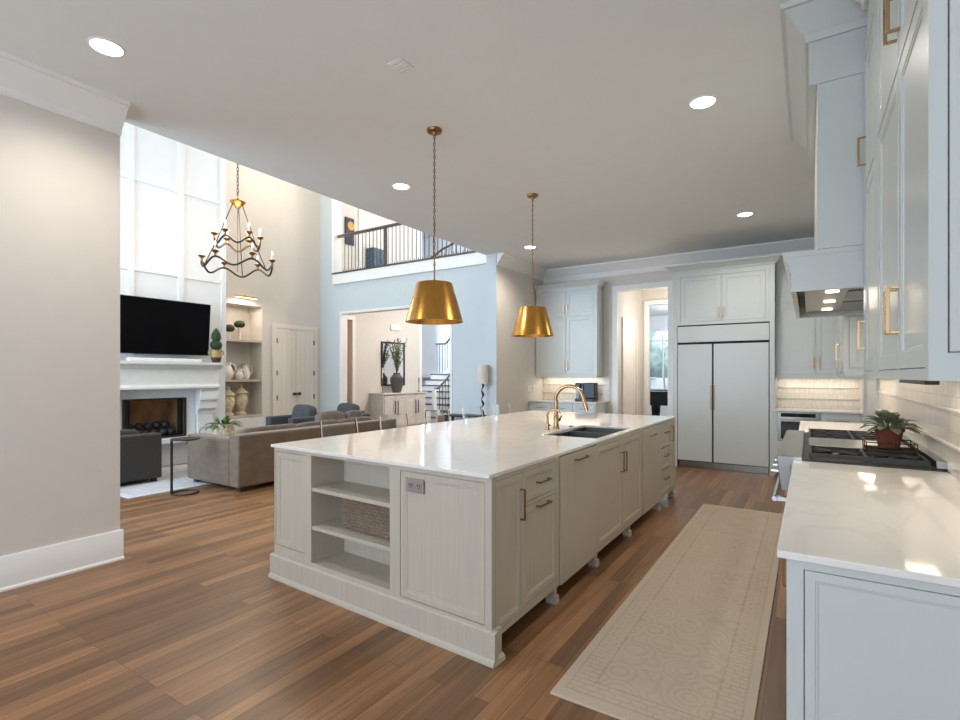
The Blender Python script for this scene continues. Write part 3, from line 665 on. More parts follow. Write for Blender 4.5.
MB().tube([(x0+.01, y0+.005, z1), (x1-.01, y0+.005, z1), (x1, y0+.015, z1), (x1, y1-.01, z1), (x0, y1-.01, z1), (x0, y0+.015, z1)], .011, 8, closed=True).build('rim', 'wicker', bk)

# clear stools along the seating side
def stool():
    t = thing('bar_stool', '', 'stool', (0, 0, 0), 'clear acrylic stools along the island')
    n = 10; vs = []; W_ = .205
    prof = [(-.30+.03*0, .655), (-.10, .65), (.06, .655), (.13, .66), (.165, .69), (.18, .75), (.195, .85), (.21, .96), (.222, 1.035)]   # seat to back, X toward the back (-X)
    mb = MB(); th = .014
    for side in (0, 1):
        for i, (x, z) in enumerate(prof):
            wv = W_*(1 if i < 4 else 1-.02*(i-4))
            dx, dz = 0, 0
            a = prof[max(0, i-1)]; c = prof[min(len(prof)-1, i+1)]; tx, tz = c[0]-a[0], c[1]-a[1]; l = math.hypot(tx, tz); nx_, nz_ = tz/l, -tx/l
            for k in range(7):
                s_ = -1+k/3; bow = .035*(1-s_*s_) if i > 4 else 0
                vs.append((-(x+bow+nx_*th*side), s_*wv, z+nz_*th*side))
    m_ = len(prof); fs = []
    for i in range(m_-1):
        for k in range(6):
            a = i*7+k; fs.append((a, a+1, a+8, a+7)); o2 = m_*7; fs.append((a+o2+7, a+o2+8, a+o2+1, a+o2))
    for i in range(m_-1):
        for k in (0, 6):
            a = i*7+k; q = (a, a+7, a+7+m_*7, a+m_*7); fs.append(q if k == 0 else q[::-1])
    for k in range(6):
        fs.append((k+1, k, k+m_*7, k+1+m_*7)); a = (m_-1)*7+k; fs.append((a, a+1, a+1+m_*7, a+m_*7))
    mb.add(vs, fs); sh = mb.build('shell', 'acrylic', t, angle=50)
    ed = [(-(x), -.205, z) for x, z in prof[4:]]
    for s_ in (-1, 1):
        MB().tube([(-(x-.004), s_*(.207-.004*max(0, i-4)), z) for i, (x, z) in enumerate(prof) if i >= 3], .0045, 8).build('edge_trim', 'edge', t)
    for sx, sy in ((.26, .17), (.26, -.17), (-.14, .17), (-.14, -.17)):
        MB().tube([(sx, sy, .65), (sx+(.03 if sx > 0 else -.03), sy*1.12, 0)], [.014, .010], 10).build('leg', 'acrylic', t)
    MB().tube([(.28, .18, .22), (.28, -.18, .22)], .009, 8).build('footrest', 'champagne', t)
    return t
st0 = stool()
lb = ['clear acrylic bar stool nearest the bookcase end of the island', 'clear acrylic bar stool second from the bookcase end of the island', 'clear acrylic bar stool in the middle of the row of five', 'clear acrylic bar stool fourth along, before the blue-lit wall', 'clear acrylic bar stool farthest away, beside the light switches']
for i in range(5):
    o = st0 if i == 0 else copy_tree(st0)
    o.location = (-3.13, 2.99+.68*i, 0); o['label'] = lb[i]

# ------------------------------------------------------------------ pendants, downlights
def pendant(label):
    t = thing('pendant_lamp', label, 'lamp', (0, 0, 0), 'brass pendants over the island')
    MB().lathe([(.0, 0), (.062, 0), (.065, -.006), (.06, -.022), (.02, -.026), (.012, -.05), (.0, -.05)], (0, 0, CE), 28).build('canopy', 'brassdark', t)
    zt, zb = 2.185, 1.86
    mb = MB(); z = CE-.05; i = 0; L_ = .036
    def link(z, rot):
        pts = []
        for k in range(10):
            w = 2*math.pi*k/10; x, zz = .0085*math.cos(w), (.0125+.0055)*math.sin(w); pts.append((x*math.cos(rot), x*math.sin(rot), z+zz))
        mb.tube(pts, .0026, 5, closed=True)
    while z > zt+.16: link(z-.015, (i % 2)*math.pi/2+.4); z -= .028; i += 1
    mb.build('chain', 'brassdark', t)
    MB().tube([(.0045*math.sin(k*1.3), .0045*math.cos(k*1.3), CE-.05-(CE-.05-zt)*k/40) for k in range(41)], .0022, 5).build('cord', 'brassdark', t)
    MB().lathe([(.0, zt+.16), (.006, zt+.16), (.006, zt+.03), (.016, zt+.028), (.02, zt+.005), (.035, zt)], (0, 0, 0), 16).build('stem', 'brassdark', t)
    sh = MB().lathe([(.02, zt), (.148, zt), (.151, zt-.004), (.240, zb+.006), (.243, zb), (.237, zb), (.233, zb+.01), (.146, zt-.009), (.02, zt-.008)], (0, 0, 0), 56)
    sh.build('shade', 'brass', t)
    bu = MB().lathe([(.0, zt-.02), (.014, zt-.02), (.014, zt-.06), (.022, zt-.075), (.034, zt-.12), (.030, zt-.15), (.0, zt-.165)], (0, 0, 0), 16).build('bulb', 'bulb', t)
    return t
p0 = pendant('conical brass pendant lamp over the near half of the island')
p1 = copy_tree(p0); p1['label'] = 'conical brass pendant lamp over the far half of the island, by the faucet'
p0.location = (-2.64, 3.39, 0); p1.location = (-2.655, 5.23, 0)
for x, y in ((-2.64, 3.39), (-2.655, 5.23)): point('pendant_bulb', (x, y, 1.98), 10, (1, .74, .42), .03)
def can(label):
    t = thing('recessed_light', label, 'light', (0, 0, 0), 'recessed ceiling downlights')
    MB().lathe([(.084, 0), (.097, 0), (.097, -.004), (.086, -.008), (.084, 0)], (0, 0, CE), 32).build('trim_ring', 'white', t)
    MB().lathe([(.0, -.004), (.0845, -.004), (.0845, -.001), (0, -.001)], (0, 0, CE), 28).build('lens', 'lens', t)
    return t
c0 = can('x')
cl = [((-3.70, 1.42), 'lit round downlight nearest the great room opening and the end wall'), ((-.67, 4.14), 'lit round downlight in front of the range hood'), ((-3.735, 4.21), 'lit round downlight between the near brass pendant and the great room'),
      ((-.685, 7.33), 'lit round downlight in front of the refrigerator'), ((-3.775, 7.35), 'lit round downlight behind the chain of the far brass pendant')]
for i, ((x, y), l) in enumerate(cl):
    o = c0 if i == 0 else copy_tree(c0); o.location = (x, y, 0); o['label'] = l
    sl = bpy.data.lights.new('downlight', 'SPOT'); sl.energy = 86; sl.color = (1, .92, .82); sl.spot_size = R(150); sl.spot_blend = .8; sl.shadow_soft_size = .06
    so = bpy.data.objects.new('downlight', sl); so.location = (x, y, CE-.02); COL.objects.link(so)

cv = thing('ceiling_vent', 'small square white cover plate on the kitchen ceiling', 'vent', (-2.28, 2.56, CE))
MB().box(-2.34, -2.22, 2.50, 2.62, CE-.006, CE-.0005).build('plate', 'ceil', cv, bevel=.002)
for k in range(4): MB().box(-2.325, -2.235, 2.515+.028*k, 2.525+.028*k, CE-.009, CE-.0061).build('slat', 'ceil', cv)
# ------------------------------------------------------------------ runner rug
rg = MB().box(-.39, .39, -1.96, 1.96, 0, .013).build('runner_rug', 'runner', bevel=.004); rg.location = (-.575, 4.03, 0)
tag(rg, 'long faded beige patterned runner between the island and the range', 'rug')
# ------------------------------------------------------------------ cabinets along the right-hand wall
ct = MB().box(-.075, .598, 1.645, 3.42, .909, .930).build('countertop', 'quartz', bevel=.003)
tag(ct, 'glossy white stone counter slab on the cabinet in front of the range', 'countertop')
ct = MB().box(-.075, .598, 5.062, 6.40, .909, .930).build('countertop', 'quartz', bevel=.003)
tag(ct, 'glossy white stone counter slab behind the range, on its far side', 'countertop')
def base(name, label, y0, y1, doors, endpanel):
    t = thing(name, label, 'cabinet', (.27, (y0+y1)/2, 0))
    MB().box(-.03, .597, y0+.02, y1, .10, .884).build('body', 'cab', t)
    MB().box(.04, .597, y0+.02, y1, 0, .10).build('toe_kick', 'darkwood', t)
    F = Fr('x', -.03, -1); n = doors; w = (y1-y0-.06)/n
    hs = [(y0+.04+w*i+.012, y0+.03+w*(i+1)-.012, .13, .862) for i in range(n)]
    face_frame(F, y0+(.0205 if endpanel else 0), y1, .10, .884, hs, 'face_frame', 'cab', t, t=.022)
    for a, b, c, d_ in hs:
        dd = shaker(F, a+.003, b-.003, c+.003, d_-.003, 'door', 'cab', t, fw=.05); pull(F, b-.05, .70, .16, dd)
    if endpanel:
        F = Fr('y', y0+.02, -1)
        face_frame(F, -.052, .597, 0, .884, [(-.012, .565, .10, .862)], 'end_frame', 'cab', t, t=.02)
        shaker(F, -.009, .562, .103, .859, 'end_panel', 'cab', t, t=.018, fw=.024, rec=.007, bead=.006)
    return t
base('base_cabinet', 'white lacquered base cabinet with a framed end panel, nearest the camera', 1.66, 3.42, 3, True)
base('base_cabinet', 'white lacquered base cabinet beyond the range', 5.052, 6.38, 2, False)

# range
rg = thing('range_cooker', 'wide steel gas range with black grates and chrome bar handle', 'range', (.25, 4.235, 0))
y0, y1 = 3.43, 5.042
MB().box(-.085, .585, y0, y1, .12, .88).build('body', 'steel', rg, bevel=.003)
MB().box(-.05, .55, y0+.02, y1-.02, .0, .119).build('toe_panel', 'black', rg)
MB().prism([(-.085, .735), (-.135, .735), (-.155, .90), (-.160, .925), (-.150, .936), (-.03, .936), (-.03, .88), (-.085, .88)], 'y', y0, y1).build('control_panel', 'steel', rg, bevel=.004)
MB().box(-.029, .585, y0, y1, .881, .925).build('cooktop_tray', 'iron', rg, bevel=.003)
MB().box(.545, .592, y0, y1, .926, .965).build('backguard', 'steel', rg, bevel=.003)
for i in range(7):
    y = y0+.14+i*(y1-y0-.28)/6
    kn = MB().lathe([(.030, -.137), (.030, -.150), (.024, -.152), (.024, -.192), (.020, -.196), (0, -.196)], (0, y, .825), 20, 'x').build('control_knob', 'chrome', rg)
for a, b in ((y0+.02, y0+1.02), (y0+1.04, y1-.02)):
    dd = MB().box(-.105, -.086, a, b, .15, .72).build('oven_door', 'steel', rg, bevel=.003)
    MB().box(-.108, -.1055, a+.15, b-.15, .30, .58).build('window', 'glassblk', dd)
    hb = MB().tube([(-.170, a+.03, .675), (-.170, b-.03, .675)], .016, 14)
    for y in (a+.05, b-.05): hb.box(-.172, -.104, y-.016, y+.016, .662, .688)
    hb.build('handle', 'chrome', dd, bevel=.002)
def grate(a, b, x0, x1):
    mb = MB(); z0, z1 = .934, .958
    for y in (a+.008, (a+b)/2, b-.008): mb.box(x0, x1, y-.007, y+.007, z0, z1)
    for x in (x0+.007, (x0+x1)/2, x1-.007): mb.box(x-.007, x+.007, a, b, z0, z1)
    for cx in ((x0*3+x1)/4, (x0+3*x1)/4):
        cy = (a+b)/2
        for w in (45, 135, 225, 315):
            c_, s_ = math.cos(R(w)), math.sin(R(w)); mb.tube([(cx+.03*c_, cy+.03*s_, z1-.006), (cx+.14*c_, cy+.14*s_, z1-.006)], .007, 6)
    for x in (x0+.01, x1-.01):
        for y in (a+.01, b-.01): mb.box(x-.008, x+.008, y-.008, y+.008, .925, z0)
    g = mb.build('grate', 'iron', rg)
    for cx in ((x0*3+x1)/4, (x0+3*x1)/4):
        MB().lathe([(.055, .926), (.055, .934), (.042, .936), (.042, .944), (.036, .948), (0, .948)], (cx, (a+b)/2, 0), 20).build('burner', 'black', g)
for a, b in ((3.45, 3.84), (4.36, 4.69), (4.70, 5.03)): grate(a, b, .0, .525)
MB().box(.0, .525, 3.86, 4.34, .927, .957).build('griddle', 'steel', rg, bevel=.006)

# wire trivet and potted plant on the range
tz = .958
tr = thing('wire_trivet', 'low black wire trivet under the potted plant on the range', 'trivet', (.40, 3.86, tz))
mb = MB(); hx = .115
for z in (tz+.004, tz+.05):
    mb.tube([(.40-hx, 3.86-hx, z), (.40+hx, 3.86-hx, z), (.40+hx, 3.86+hx, z), (.40-hx, 3.86+hx, z)], .0035, 6, closed=True)
for dx in (-hx, 0, hx):
    for dy in (-hx, 0, hx):
        if dx or dy: mb.tube([(.40+dx, 3.86+dy, tz+.003), (.40+dx, 3.86+dy, tz+.052)], .0035, 6)
for q in (-.06, -.02, .02, .06): mb.tube([(.40-hx, 3.86+q, tz+.008), (.40+hx, 3.86+q, tz+.008)], .003, 6)
mb.build('wire_frame', 'bronze', tr)
pp = thing('potted_plant', 'grey-green leafy plant in a terracotta pot on the range', 'plant', (.40, 3.86, tz+.012))
b0 = tz+.012
MB().lathe([(0, b0), (.055, b0), (.073, b0+.105), (.081, b0+.107), (.083, b0+.128), (.074, b0+.130), (.070, b0+.110), (0, b0+.108)], (.40, 3.86, 0), 28).build('pot', 'terracotta', pp)
MB().lathe([(0, b0+.108), (.069, b0+.111), (.04, b0+.118), (0, b0+.12)], (.40, 3.86, 0), 20).build('soil', 'soil', pp)
def leaves(name, c, n, ln, wd, m, parent, up=(.1, 1.0), droop=.5, r0=.02, stalk=.0, seed=1):
    rn = random.Random(seed); mb = MB()
    for i in range(n):
        a = i*2.39996+rn.uniform(-.2, .2); e = rn.uniform(*up); l = ln*rn.uniform(.75, 1.1)
        d = Vector((math.cos(a)*math.cos(e), math.sin(a)*math.cos(e), math.sin(e)))
        p0 = Vector(c)+Vector((math.cos(a)*r0, math.sin(a)*r0, 0)); p1 = p0+d*stalk*rn.uniform(.6, 1.1)
        if stalk: mb.tube([p0, (p0+p1)/2+Vector((0, 0, .01)), p1], .0025, 5)
        mb.leaf(p1, d-Vector((0, 0, .25)), l, wd*rn.uniform(.8, 1.15), droop)
    return mb.build(name, m, parent, solid=.0012)
leaves('foliage', (.40, 3.86, b0+.115), 54, .092, .052, 'leafgrey', pp, (.12, 1.3), .35, .018, .075, 4)

# tall upper cabinets
def upper_y(name, label, y0, y1, xf, doors, z0=1.405, zs=2.42, z1=3.12, end=True, c0=0, c1=0, ret=True, crown_=True, hside=None, endz=None):
    t = thing(name, label, 'cabinet', (.42, (y0+y1)/2, z0))
    MB().box(xf+.022, .598, y0+.02 if end else y0, y1, z0, z1).build('body', 'cab', t)
    F = Fr('x', xf+.022, -1); n = len(doors); hs = []
    for a, b in doors: hs += [(a, b, z0+.03, zs-.012), (a, b, zs+.012, z1-.06)]
    face_frame(F, y0+(.0205 if end else 0), y1, z0, z1, hs, 'face_frame', 'cab', t, t=.022)
    for i, (a, b, c, d_) in enumerate(hs):
        dd = shaker(F, a+.0025, b-.0025, c+.0025, d_-.0025, 'door', 'cab', t, fw=.05, rec=.007); far = hside[i//2]
        pull(F, (b-.03) if far else (a+.03), c+.19 if i % 2 == 0 else c+.15, .15, dd, m='champagne', w=.011, out=.036)
    if end:
        G = Fr('y', y0+.02, -1)
        face_frame(G, xf, .598, z0, z1, [(xf+.034, .57, z0+.065, z1-.06)], 'end_frame', 'cab', t, t=.02)
        shaker(G, xf+.038, .566, z0+.069, z1-.064, 'end_panel', 'cab', t, t=.018, fw=.05, rec=.006)
    
    if crown_:
        MB().box(xf+.003, .598, y0+.003+c0, y1-.001-c1, z1+.0005, CE-.001).build('frieze_box', 'cab', t)
        pth = ([(.598, y0)] if ret and end else [])+[(xf, y0+c0), (xf, y1-c1)]
        crown_path(pth, 1, CE-.001, .20, 1.3).build('cornice', 'cab', t)
    return t
upper_y('upper_cabinet', 'tall white upper cabinet with two columns of doors, nearest the camera', 1.60, 2.80, .24, [(1.64, 2.10), (2.108, 2.66)], hside=[True, False])
upper_y('upper_cabinet', 'narrow white upper cabinet between the tall upper cabinet and the range hood', 2.805, 3.395, .247, [(2.90, 3.34)], end=False, hside=[True], c1=.15)
upper_y('upper_cabinet', 'white upper cabinet beyond the range hood', 5.12, 6.38, .24, [(5.16, 5.74), (5.746, 6.33)], ret=False, c0=.12, hside=[True, False])
ps = MB().box(.35, .39, 2.40, 3.02, 1.383, 1.4045).build('power_strip', 'bronze', bevel=.002); tag(ps, 'dark power strip fixed under the nearest tall white upper cabinet', 'power strip')

# range hood
hd = thing('range_hood', 'tall white boxed range hood with a crown ledge over the steel range', 'hood', (.3, 4.25, 1.9))
a, b = 3.42, 5.06
mb = MB(); mb.box(.04, .595, a, b, 2.12, 3.044); mb.build('chimney_box', 'cab', hd, bevel=.003)
mb = MB(); t = .025; z0, z1 = 1.893, 2.09
mb.box(-.085, -.06, a, b, z0, z1).box(-.06, .595, a, a+t, z0, z1).box(-.06, .595, b-t, b, z0, z1).box(-.06, .595, a+t, b-t, z1-.02, z1)
mb.build('skirt', 'cab', hd)
mb = MB(); pl = [(-.0852, 2.0), (-.092, 2.0), (-.095, 2.05), (-.11, 2.075), (-.125, 2.095), (-.13, 2.12), (-.05, 2.12), (-.05, 2.094), (-.0852, 2.094)]
mb.prism([(x, z) for x, z in pl], 'y', a-.003, b+.003); mb.box(-.085, .595, a+.001, b-.001, 2.091, 2.1185); mb.build('crown_ledge', 'cab', hd)
mb = MB().box(-.02, .56, a+.10, b-.10, 1.925, 2.068); ins = mb.build('steel_liner', 'steel', hd)
for x in (.12, .42):
    for y in (3.75, 4.25, 4.75):
        MB().lathe([(0, 1.918), (.035, 1.918), (.035, 1.925), (0, 1.925)], (x, y, 0), 20).build('lamp', 'strip', ins)
for y in (3.95, 4.5): MB().box(.2, .36, y-.18, y+.18, 1.917, 1.925).build('grease_filter', 'sinksteel', ins)
MB().box(.0, .595, a-.002, b+.002, 3.045, CE-.001).build('frieze_box', 'cab', hd)
crown_path([(.595, a-.003), (.0, a-.003), (.0, b+.003), (.595, b+.003)], 1, CE-.001, .19, 1.25).build('cornice', 'cab', hd)
area('hood_light', (.2, 4.25, 1.91), (0, 0, 0), .3, 1.1, 4, WARM)
# strip lights under the wall cabinets
area('under_cabinet_light', (.46, 2.5, 1.38), (0, 0, 0), .12, 1.6, 2.6, WARM)
area('under_cabinet_light', (.46, 5.75, 1.38), (0, 0, 0), .12, 1.1, 2.0, WARM)
area('under_cabinet_light', (.1, 8.72, 1.37), (0, 0, 0), .9, .10, 2.0, WARM)
area('under_cabinet_light', (-3.8, 9.12, 1.37), (0, 0, 0), 1.1, .10, 3.0, WARM)

# ------------------------------------------------------------------ far wall: refrigerator, nooks
def door_y(Y, x0, x1, z0, z1, parent, name='door', **k): return shaker(Fr('y', Y, -1), x0, x1, z0, z1, name, 'cab', parent, **k)
fr = thing('refrigerator', 'tall panel-front refrigerator with two plain white doors', 'refrigerator', (-1.08, 8.7, 0))
MB().box(-1.70, -.47, 8.285, 9.2, .10, 2.17).build('body', 'gap', fr)
F = Fr('y', 8.284, -1)
slabfront(F, -1.70, -.47, 1.91, 2.15, 'grille_panel', 'cab', fr, t=.034)
dd = slabfront(F, -1.695, -1.212, .115, 1.875, 'freezer_door', 'cab', fr, t=.034); pull(F, -1.222, 1.08, .36, dd, d=.034, m='brassdark', w=.009, out=.03)
dd = slabfront(F, -1.188, -.475, .115, 1.875, 'refrigerator_door', 'cab', fr, t=.034); pull(F, -1.176, 1.08, .36, dd, d=.034, m='brassdark', w=.009, out=.03)
MB().box(-1.69, -.48, 8.31, 8.33, .005, .099).build('toe_grille', 'steel', fr)
MB().box(-1.70, -.47, 8.262, 8.284, 1.885, 1.90).build('vent_trim', 'gap', fr)
oc = thing('over_refrigerator_cabinet', 'white two-door cabinet with a cornice directly above the refrigerator', 'cabinet', (-1.08, 8.7, 2.18))
tag(MB().box(-1.77, -1.706, 8.262, 9.245, 0, 2.979).build('refrigerator_enclosure', 'cab'), 'tall white panel between the doorway and the refrigerator', 'panel'); tag(MB().box(-.464, -.402, 8.262, 9.245, 0, 2.979).build('refrigerator_enclosure', 'cab'), 'tall white panel between the refrigerator and the microwave corner', 'panel')
MB().box(-1.705, -.465, 8.29, 9.245, 2.18, 2.98).build('body', 'cab', oc)
face_frame(Fr('y', 8.29, -1), -1.705, -.465, 2.172, 2.98, [(-1.66, -1.09, 2.22, 2.905), (-1.078, -.51, 2.22, 2.905)], 'face_frame', 'cab', oc, t=.026)
for x0, x1, hx in ((-1.657, -1.093, -1.115), (-1.075, -.513, -1.052)):
    dd = door_y(8.29, x0, x1, 2.223, 2.902, oc, t=.022, fw=.06); pull(Fr('y', 8.29, -1), hx, 2.345, .15, dd, d=.022, m='champagne', w=.011)
def cornice_x(parent, x0, x1, Y, z, h=.10, sc=.95, e0=True, e1=True, dp=.35):
    # mitred cornice around the front of a cabinet top
    mb = MB(); pr = [(o*sc, u*h/.14) for o, u in CROWN]; n = len(pr); vs = []
    for o, u in pr:
        vs += [(x0-(o if e0 else 0), Y+dp, z+u), (x0-(o if e0 else 0), Y-o, z+u), (x1+(o if e1 else 0), Y-o, z+u), (x1+(o if e1 else 0), Y+dp, z+u)]
    fs = []
    for i in range(n):
        j = (i+1) % n
        for k in range(3): fs.append((i*4+k, i*4+k+1, j*4+k+1, j*4+k))
    fs += [tuple(i*4 for i in range(n)), tuple(i*4+3 for i in range(n))[::-1]]
    mb.add(vs, fs); mb.box(x0, x1, Y+.001, Y+dp-.001, z+.0005, z+h-.001)
    return mb.build('cornice', 'cab', parent)
cornice_x(oc, -1.77, -.402, 8.262, 2.98, dp=.14)
# right nook: base with built-in drawer microwave, counter, upper cabinet
nb2 = thing('base_cabinet', 'white base cabinet with the microwave in the corner beside the refrigerator', 'cabinet', (.1, 8.5, 0))
MB().box(-.40, .595, 8.235, 8.85, .10, .884).build('body', 'cab', nb2); MB().box(-.40, .595, 8.29, 8.85, 0, .099).build('toe_kick', 'darkwood', nb2)
for z0, z1 in ((.128, .47),): dd = door_y(8.235, -.36, .12, z0, z1, nb2, name='drawer'); pull(Fr('y', 8.235, -1), -.12, z1-.08, .16, dd, False)
for z0, z1 in ((.128, .60), (.615, .86)):
    dd = door_y(8.235, .15, .57, z0, z1, nb2, name='drawer'); pull(Fr('y', 8.235, -1), .36, z1-.08, .16, dd, False)
mw = thing('microwave', 'built-in steel drawer microwave with black glass below the counter', 'microwave', (-.12, 8.22, .5))
F = Fr('y', 8.234, -1); mb = MB(); F.box(mb, -.365, .12, .49, .875, 0, .03); mb.build('front', 'steel', mw, bevel=.003)
mb = MB(); F.box(mb, -.325, .08, .52, .755, .03, .034); mb.build('window', 'glassblk', mw)
mb = MB(); F.box(mb, -.325, .08, .815, .865, .03, .034); mb.build('control_panel', 'glassblk', mw)
mb = MB(); F.box(mb, -.34, .10, .775, .795, .03, .05); mb.build('handle', 'steel', mw, bevel=.004)
tag(MB().box(-.40, .598, 8.20, 8.855, .909, .930).build('countertop', 'quartz', bevel=.003), 'short white counter slab in the corner beside the refrigerator', 'countertop')
def upper_x(name, label, x0, x1, Y, z0, zs, z1, doors, depth, cor=True, e0=True, e1=True, cm='champagne'):
    t = thing(name, label, 'cabinet', ((x0+x1)/2, Y+depth/2, z0))
    MB().box(x0, x1, Y+.022, Y+depth, z0, z1).build('body', 'cab', t)
    hs = []
    for a, b in doors: hs += [(a, b, z0+.035, zs-.012), (a, b, zs+.012, z1-.06)]
    F = Fr('y', Y+.022, -1); face_frame(F, x0, x1, z0, z1, hs, 'face_frame', 'cab', t, t=.022)
    for i, (a, b, c, d_) in enumerate(hs):
        dd = shaker(F, a+.003, b-.003, c+.003, d_-.003, 'door', 'cab', t, fw=.055); inner = (i//2) % 2 == 0
        pull(F, b-.03 if inner else a+.03, c+(.13 if i % 2 else .17), .16, dd, m=cm, w=.011)
    if cor: cornice_x(t, x0, x1, Y, z1, .09, .85, e0, e1)
    MB().box(x0+.01, x1-.01, Y+.003, Y+.025, z0-.025, z0-.0005).build('light_rail', 'cab', t)
    return t
upper_x('upper_cabinet', 'white upper cabinet in the corner beside the refrigerator', -.398, .597, 8.50, 1.385, 2.42, 2.98, [(-.375, .075), (.083, .56)], .365, e0=False, e1=False, cm='brass')
upper_x('upper_cabinet', 'tall white upper cabinet above the coffee maker, beside the doorway', -4.44, -3.22, 8.90, 1.39, 2.50, 3.03, [(-4.39, -3.828), (-3.82, -3.29)], .345, e0=False)
nb3 = thing('base_cabinet', 'white base cabinet under the coffee maker, between wall and doorway', 'cabinet', (-3.8, 8.9, 0))
MB().box(-4.455, -3.14, 8.64, 9.245, .10, .884).build('body', 'cab', nb3); MB().box(-4.455, -3.14, 8.7, 9.245, 0, .099).build('toe_kick', 'darkwood', nb3)
for x0, x1 in ((-4.43, -4.01), (-4.0, -3.58), (-3.57, -3.16)):
    dd = door_y(8.64, x0, x1, .70, .865, nb3, name='drawer'); pull(Fr('y', 8.64, -1), (x0+x1)/2, .785, .14, dd, False)
    dd = door_y(8.64, x0, x1, .12, .69, nb3); pull(Fr('y', 8.64, -1), x1-.05, .58, .14, dd)
tag(MB().box(-4.458, -3.11, 8.60, 9.237, .909, .930).build('countertop', 'quartz', bevel=.003), 'short white counter slab under the coffee maker', 'countertop')
cf = thing('coffee_maker', 'black and pale blue coffee maker on the counter beside the doorway', 'coffee maker', (-3.54, 9.0, .916))
MB().box(-3.66, -3.30, 8.93, 9.18, .916, .96).build('base', 'black', cf, bevel=.01); MB().box(-3.52, -3.30, 9.0, 9.18, .961, 1.255).build('water_tank', 'black', cf, bevel=.015)
MB().box(-3.66, -3.523, 8.99, 9.18, .961, 1.25).build('column', 'coffee_silver', cf, bevel=.012); MB().box(-3.65, -3.54, 8.91, 8.989, 1.15, 1.25).build('brew_head', 'black', cf, bevel=.015)
MB().lathe([(0, .961), (.038, .961), (.042, 1.06), (.038, 1.06), (.034, .966), (0, .966)], (-3.595, 8.945, 0), 20).build('cup', 'coffee_silver', cf)
for y0, y1, n, l in ((8.575, 8.735, 3, 'wide white light switch plate on the beige wall by the coffee nook'), (8.80, 8.885, 1, 'single white light switch plate next to the wider plate')):
    s_ = thing('light_switch', l, 'switch', (-4.46, (y0+y1)/2, 1.16)); F = Fr('x', -4.459, 1); mb = MB(); F.box(mb, y0, y1, 1.10, 1.22, 0, .006); mb.build('plate', 'white', s_, bevel=.002)
    for i in range(n):
        c_ = y0+(y1-y0)*(i+.5)/n; mb = MB(); F.box(mb, c_-.016, c_+.016, 1.128, 1.192, .006, .010); mb.build('rocker', 'white', s_, bevel=.001)
# ------------------------------------------------------------------ great room: fireplace wall
mp_ = thing('fireplace_mantel', 'white cast-stone fireplace mantel with a deep shelf and scrolled corbels', 'mantel', (-8.3, 3.87, 0))
ya, yb = 2.96, 4.78
MB().prism([(-8.37, 1.50), (-8.19, 1.50), (-8.17, 1.53), (-8.12, 1.56), (-8.10, 1.575), (-8.10, 1.612), (-8.37, 1.612)], 'y', ya, yb).build('mantel_shelf', 'stone', mp_, bevel=.004)
MB().prism([(-8.37, 1.20), (-8.16, 1.20), (-8.16, 1.235), (-8.185, 1.25), (-8.20, 1.27), (-8.20, 1.499), (-8.37, 1.499)], 'y', ya+.03, yb-.03).build('frieze', 'stone', mp_, bevel=.004)
for a, b in ((ya+.04, ya+.33), (yb-.33, yb-.04)):
    MB().prism([(-8.37, .78), (-8.30, .78), (-8.30, .84), (-8.24, .87), (-8.235, .98), (-8.20, 1.01), (-8.19, 1.10), (-8.21, 1.15), (-8.18, 1.199), (-8.37, 1.199)], 'y', a, b).build('corbel', 'stone', mp_, bevel=.006)
    MB().prism([(-8.37, 0), (-8.28, 0), (-8.28, .17), (-8.31, .19), (-8.31, .779), (-8.37, .779)], 'y', a+.02, b-.02).build('pilaster', 'stone', mp_, bevel=.004)
tag(centre(MB().box(-8.375, -8.22, 3.29, 4.44, .36, .435).build('hearth_slab', 'stone', bevel=.006), (-8.3, 3.87, .36)), 'white stone slab ledge below the firebox opening', 'hearth')
fs_ = thing('firebox_surround', 'black metal frame around the fireplace opening', 'fireplace frame', (-8.39, 3.87, .44))
face_frame(Fr('x', -8.398, 1), 3.415, 4.322, .44, 1.056, [(3.45, 4.285, .462, 1.03)], 'frame', 'iron', fs_, t=.02)
for y, s_ in ((3.45, 1), (4.285, -1)):
    sc_ = MB()
    for i in range(5): sc_.box(-8.44-.008*(i % 2), -8.425-.008*(i % 2), y+s_*.016*i, y+s_*.016*(i+1), .465, 1.028)
    sc_.build('mesh_curtain', 'black', fs_)
rn = random.Random(3); balls = []
for row, (x, zz, n, off) in enumerate(((-8.56, .517, 6, 0), (-8.69, .517, 6, .06), (-8.625, .625, 5, .07))):
    for i in range(n):
        y = 3.54+off+i*.126; balls.append((x+rn.uniform(-.002, .002), y, zz, .06))
b0_ = None
for i, (x, y, z, r_) in enumerate(balls):
    if b0_ is None:
        b0_ = MB().ball((0, 0, 0), .059, 16, 11, .02).build('fire_ball', 'lava'); o = tag(b0_, 'round black stone ball piled in the fireplace', 'fire ball', 'black fire balls in the hearth')
    else: o = b0_.copy(); COL.objects.link(o)
    o.location = (x, y, z)
tag(centre(MB().box(-8.80, -8.46, 3.48, 4.27, .4535, .4565).build('fire_grate', 'iron'), (-8.63, 3.87, .441)), 'flat black burner tray under the fire balls', 'grate')
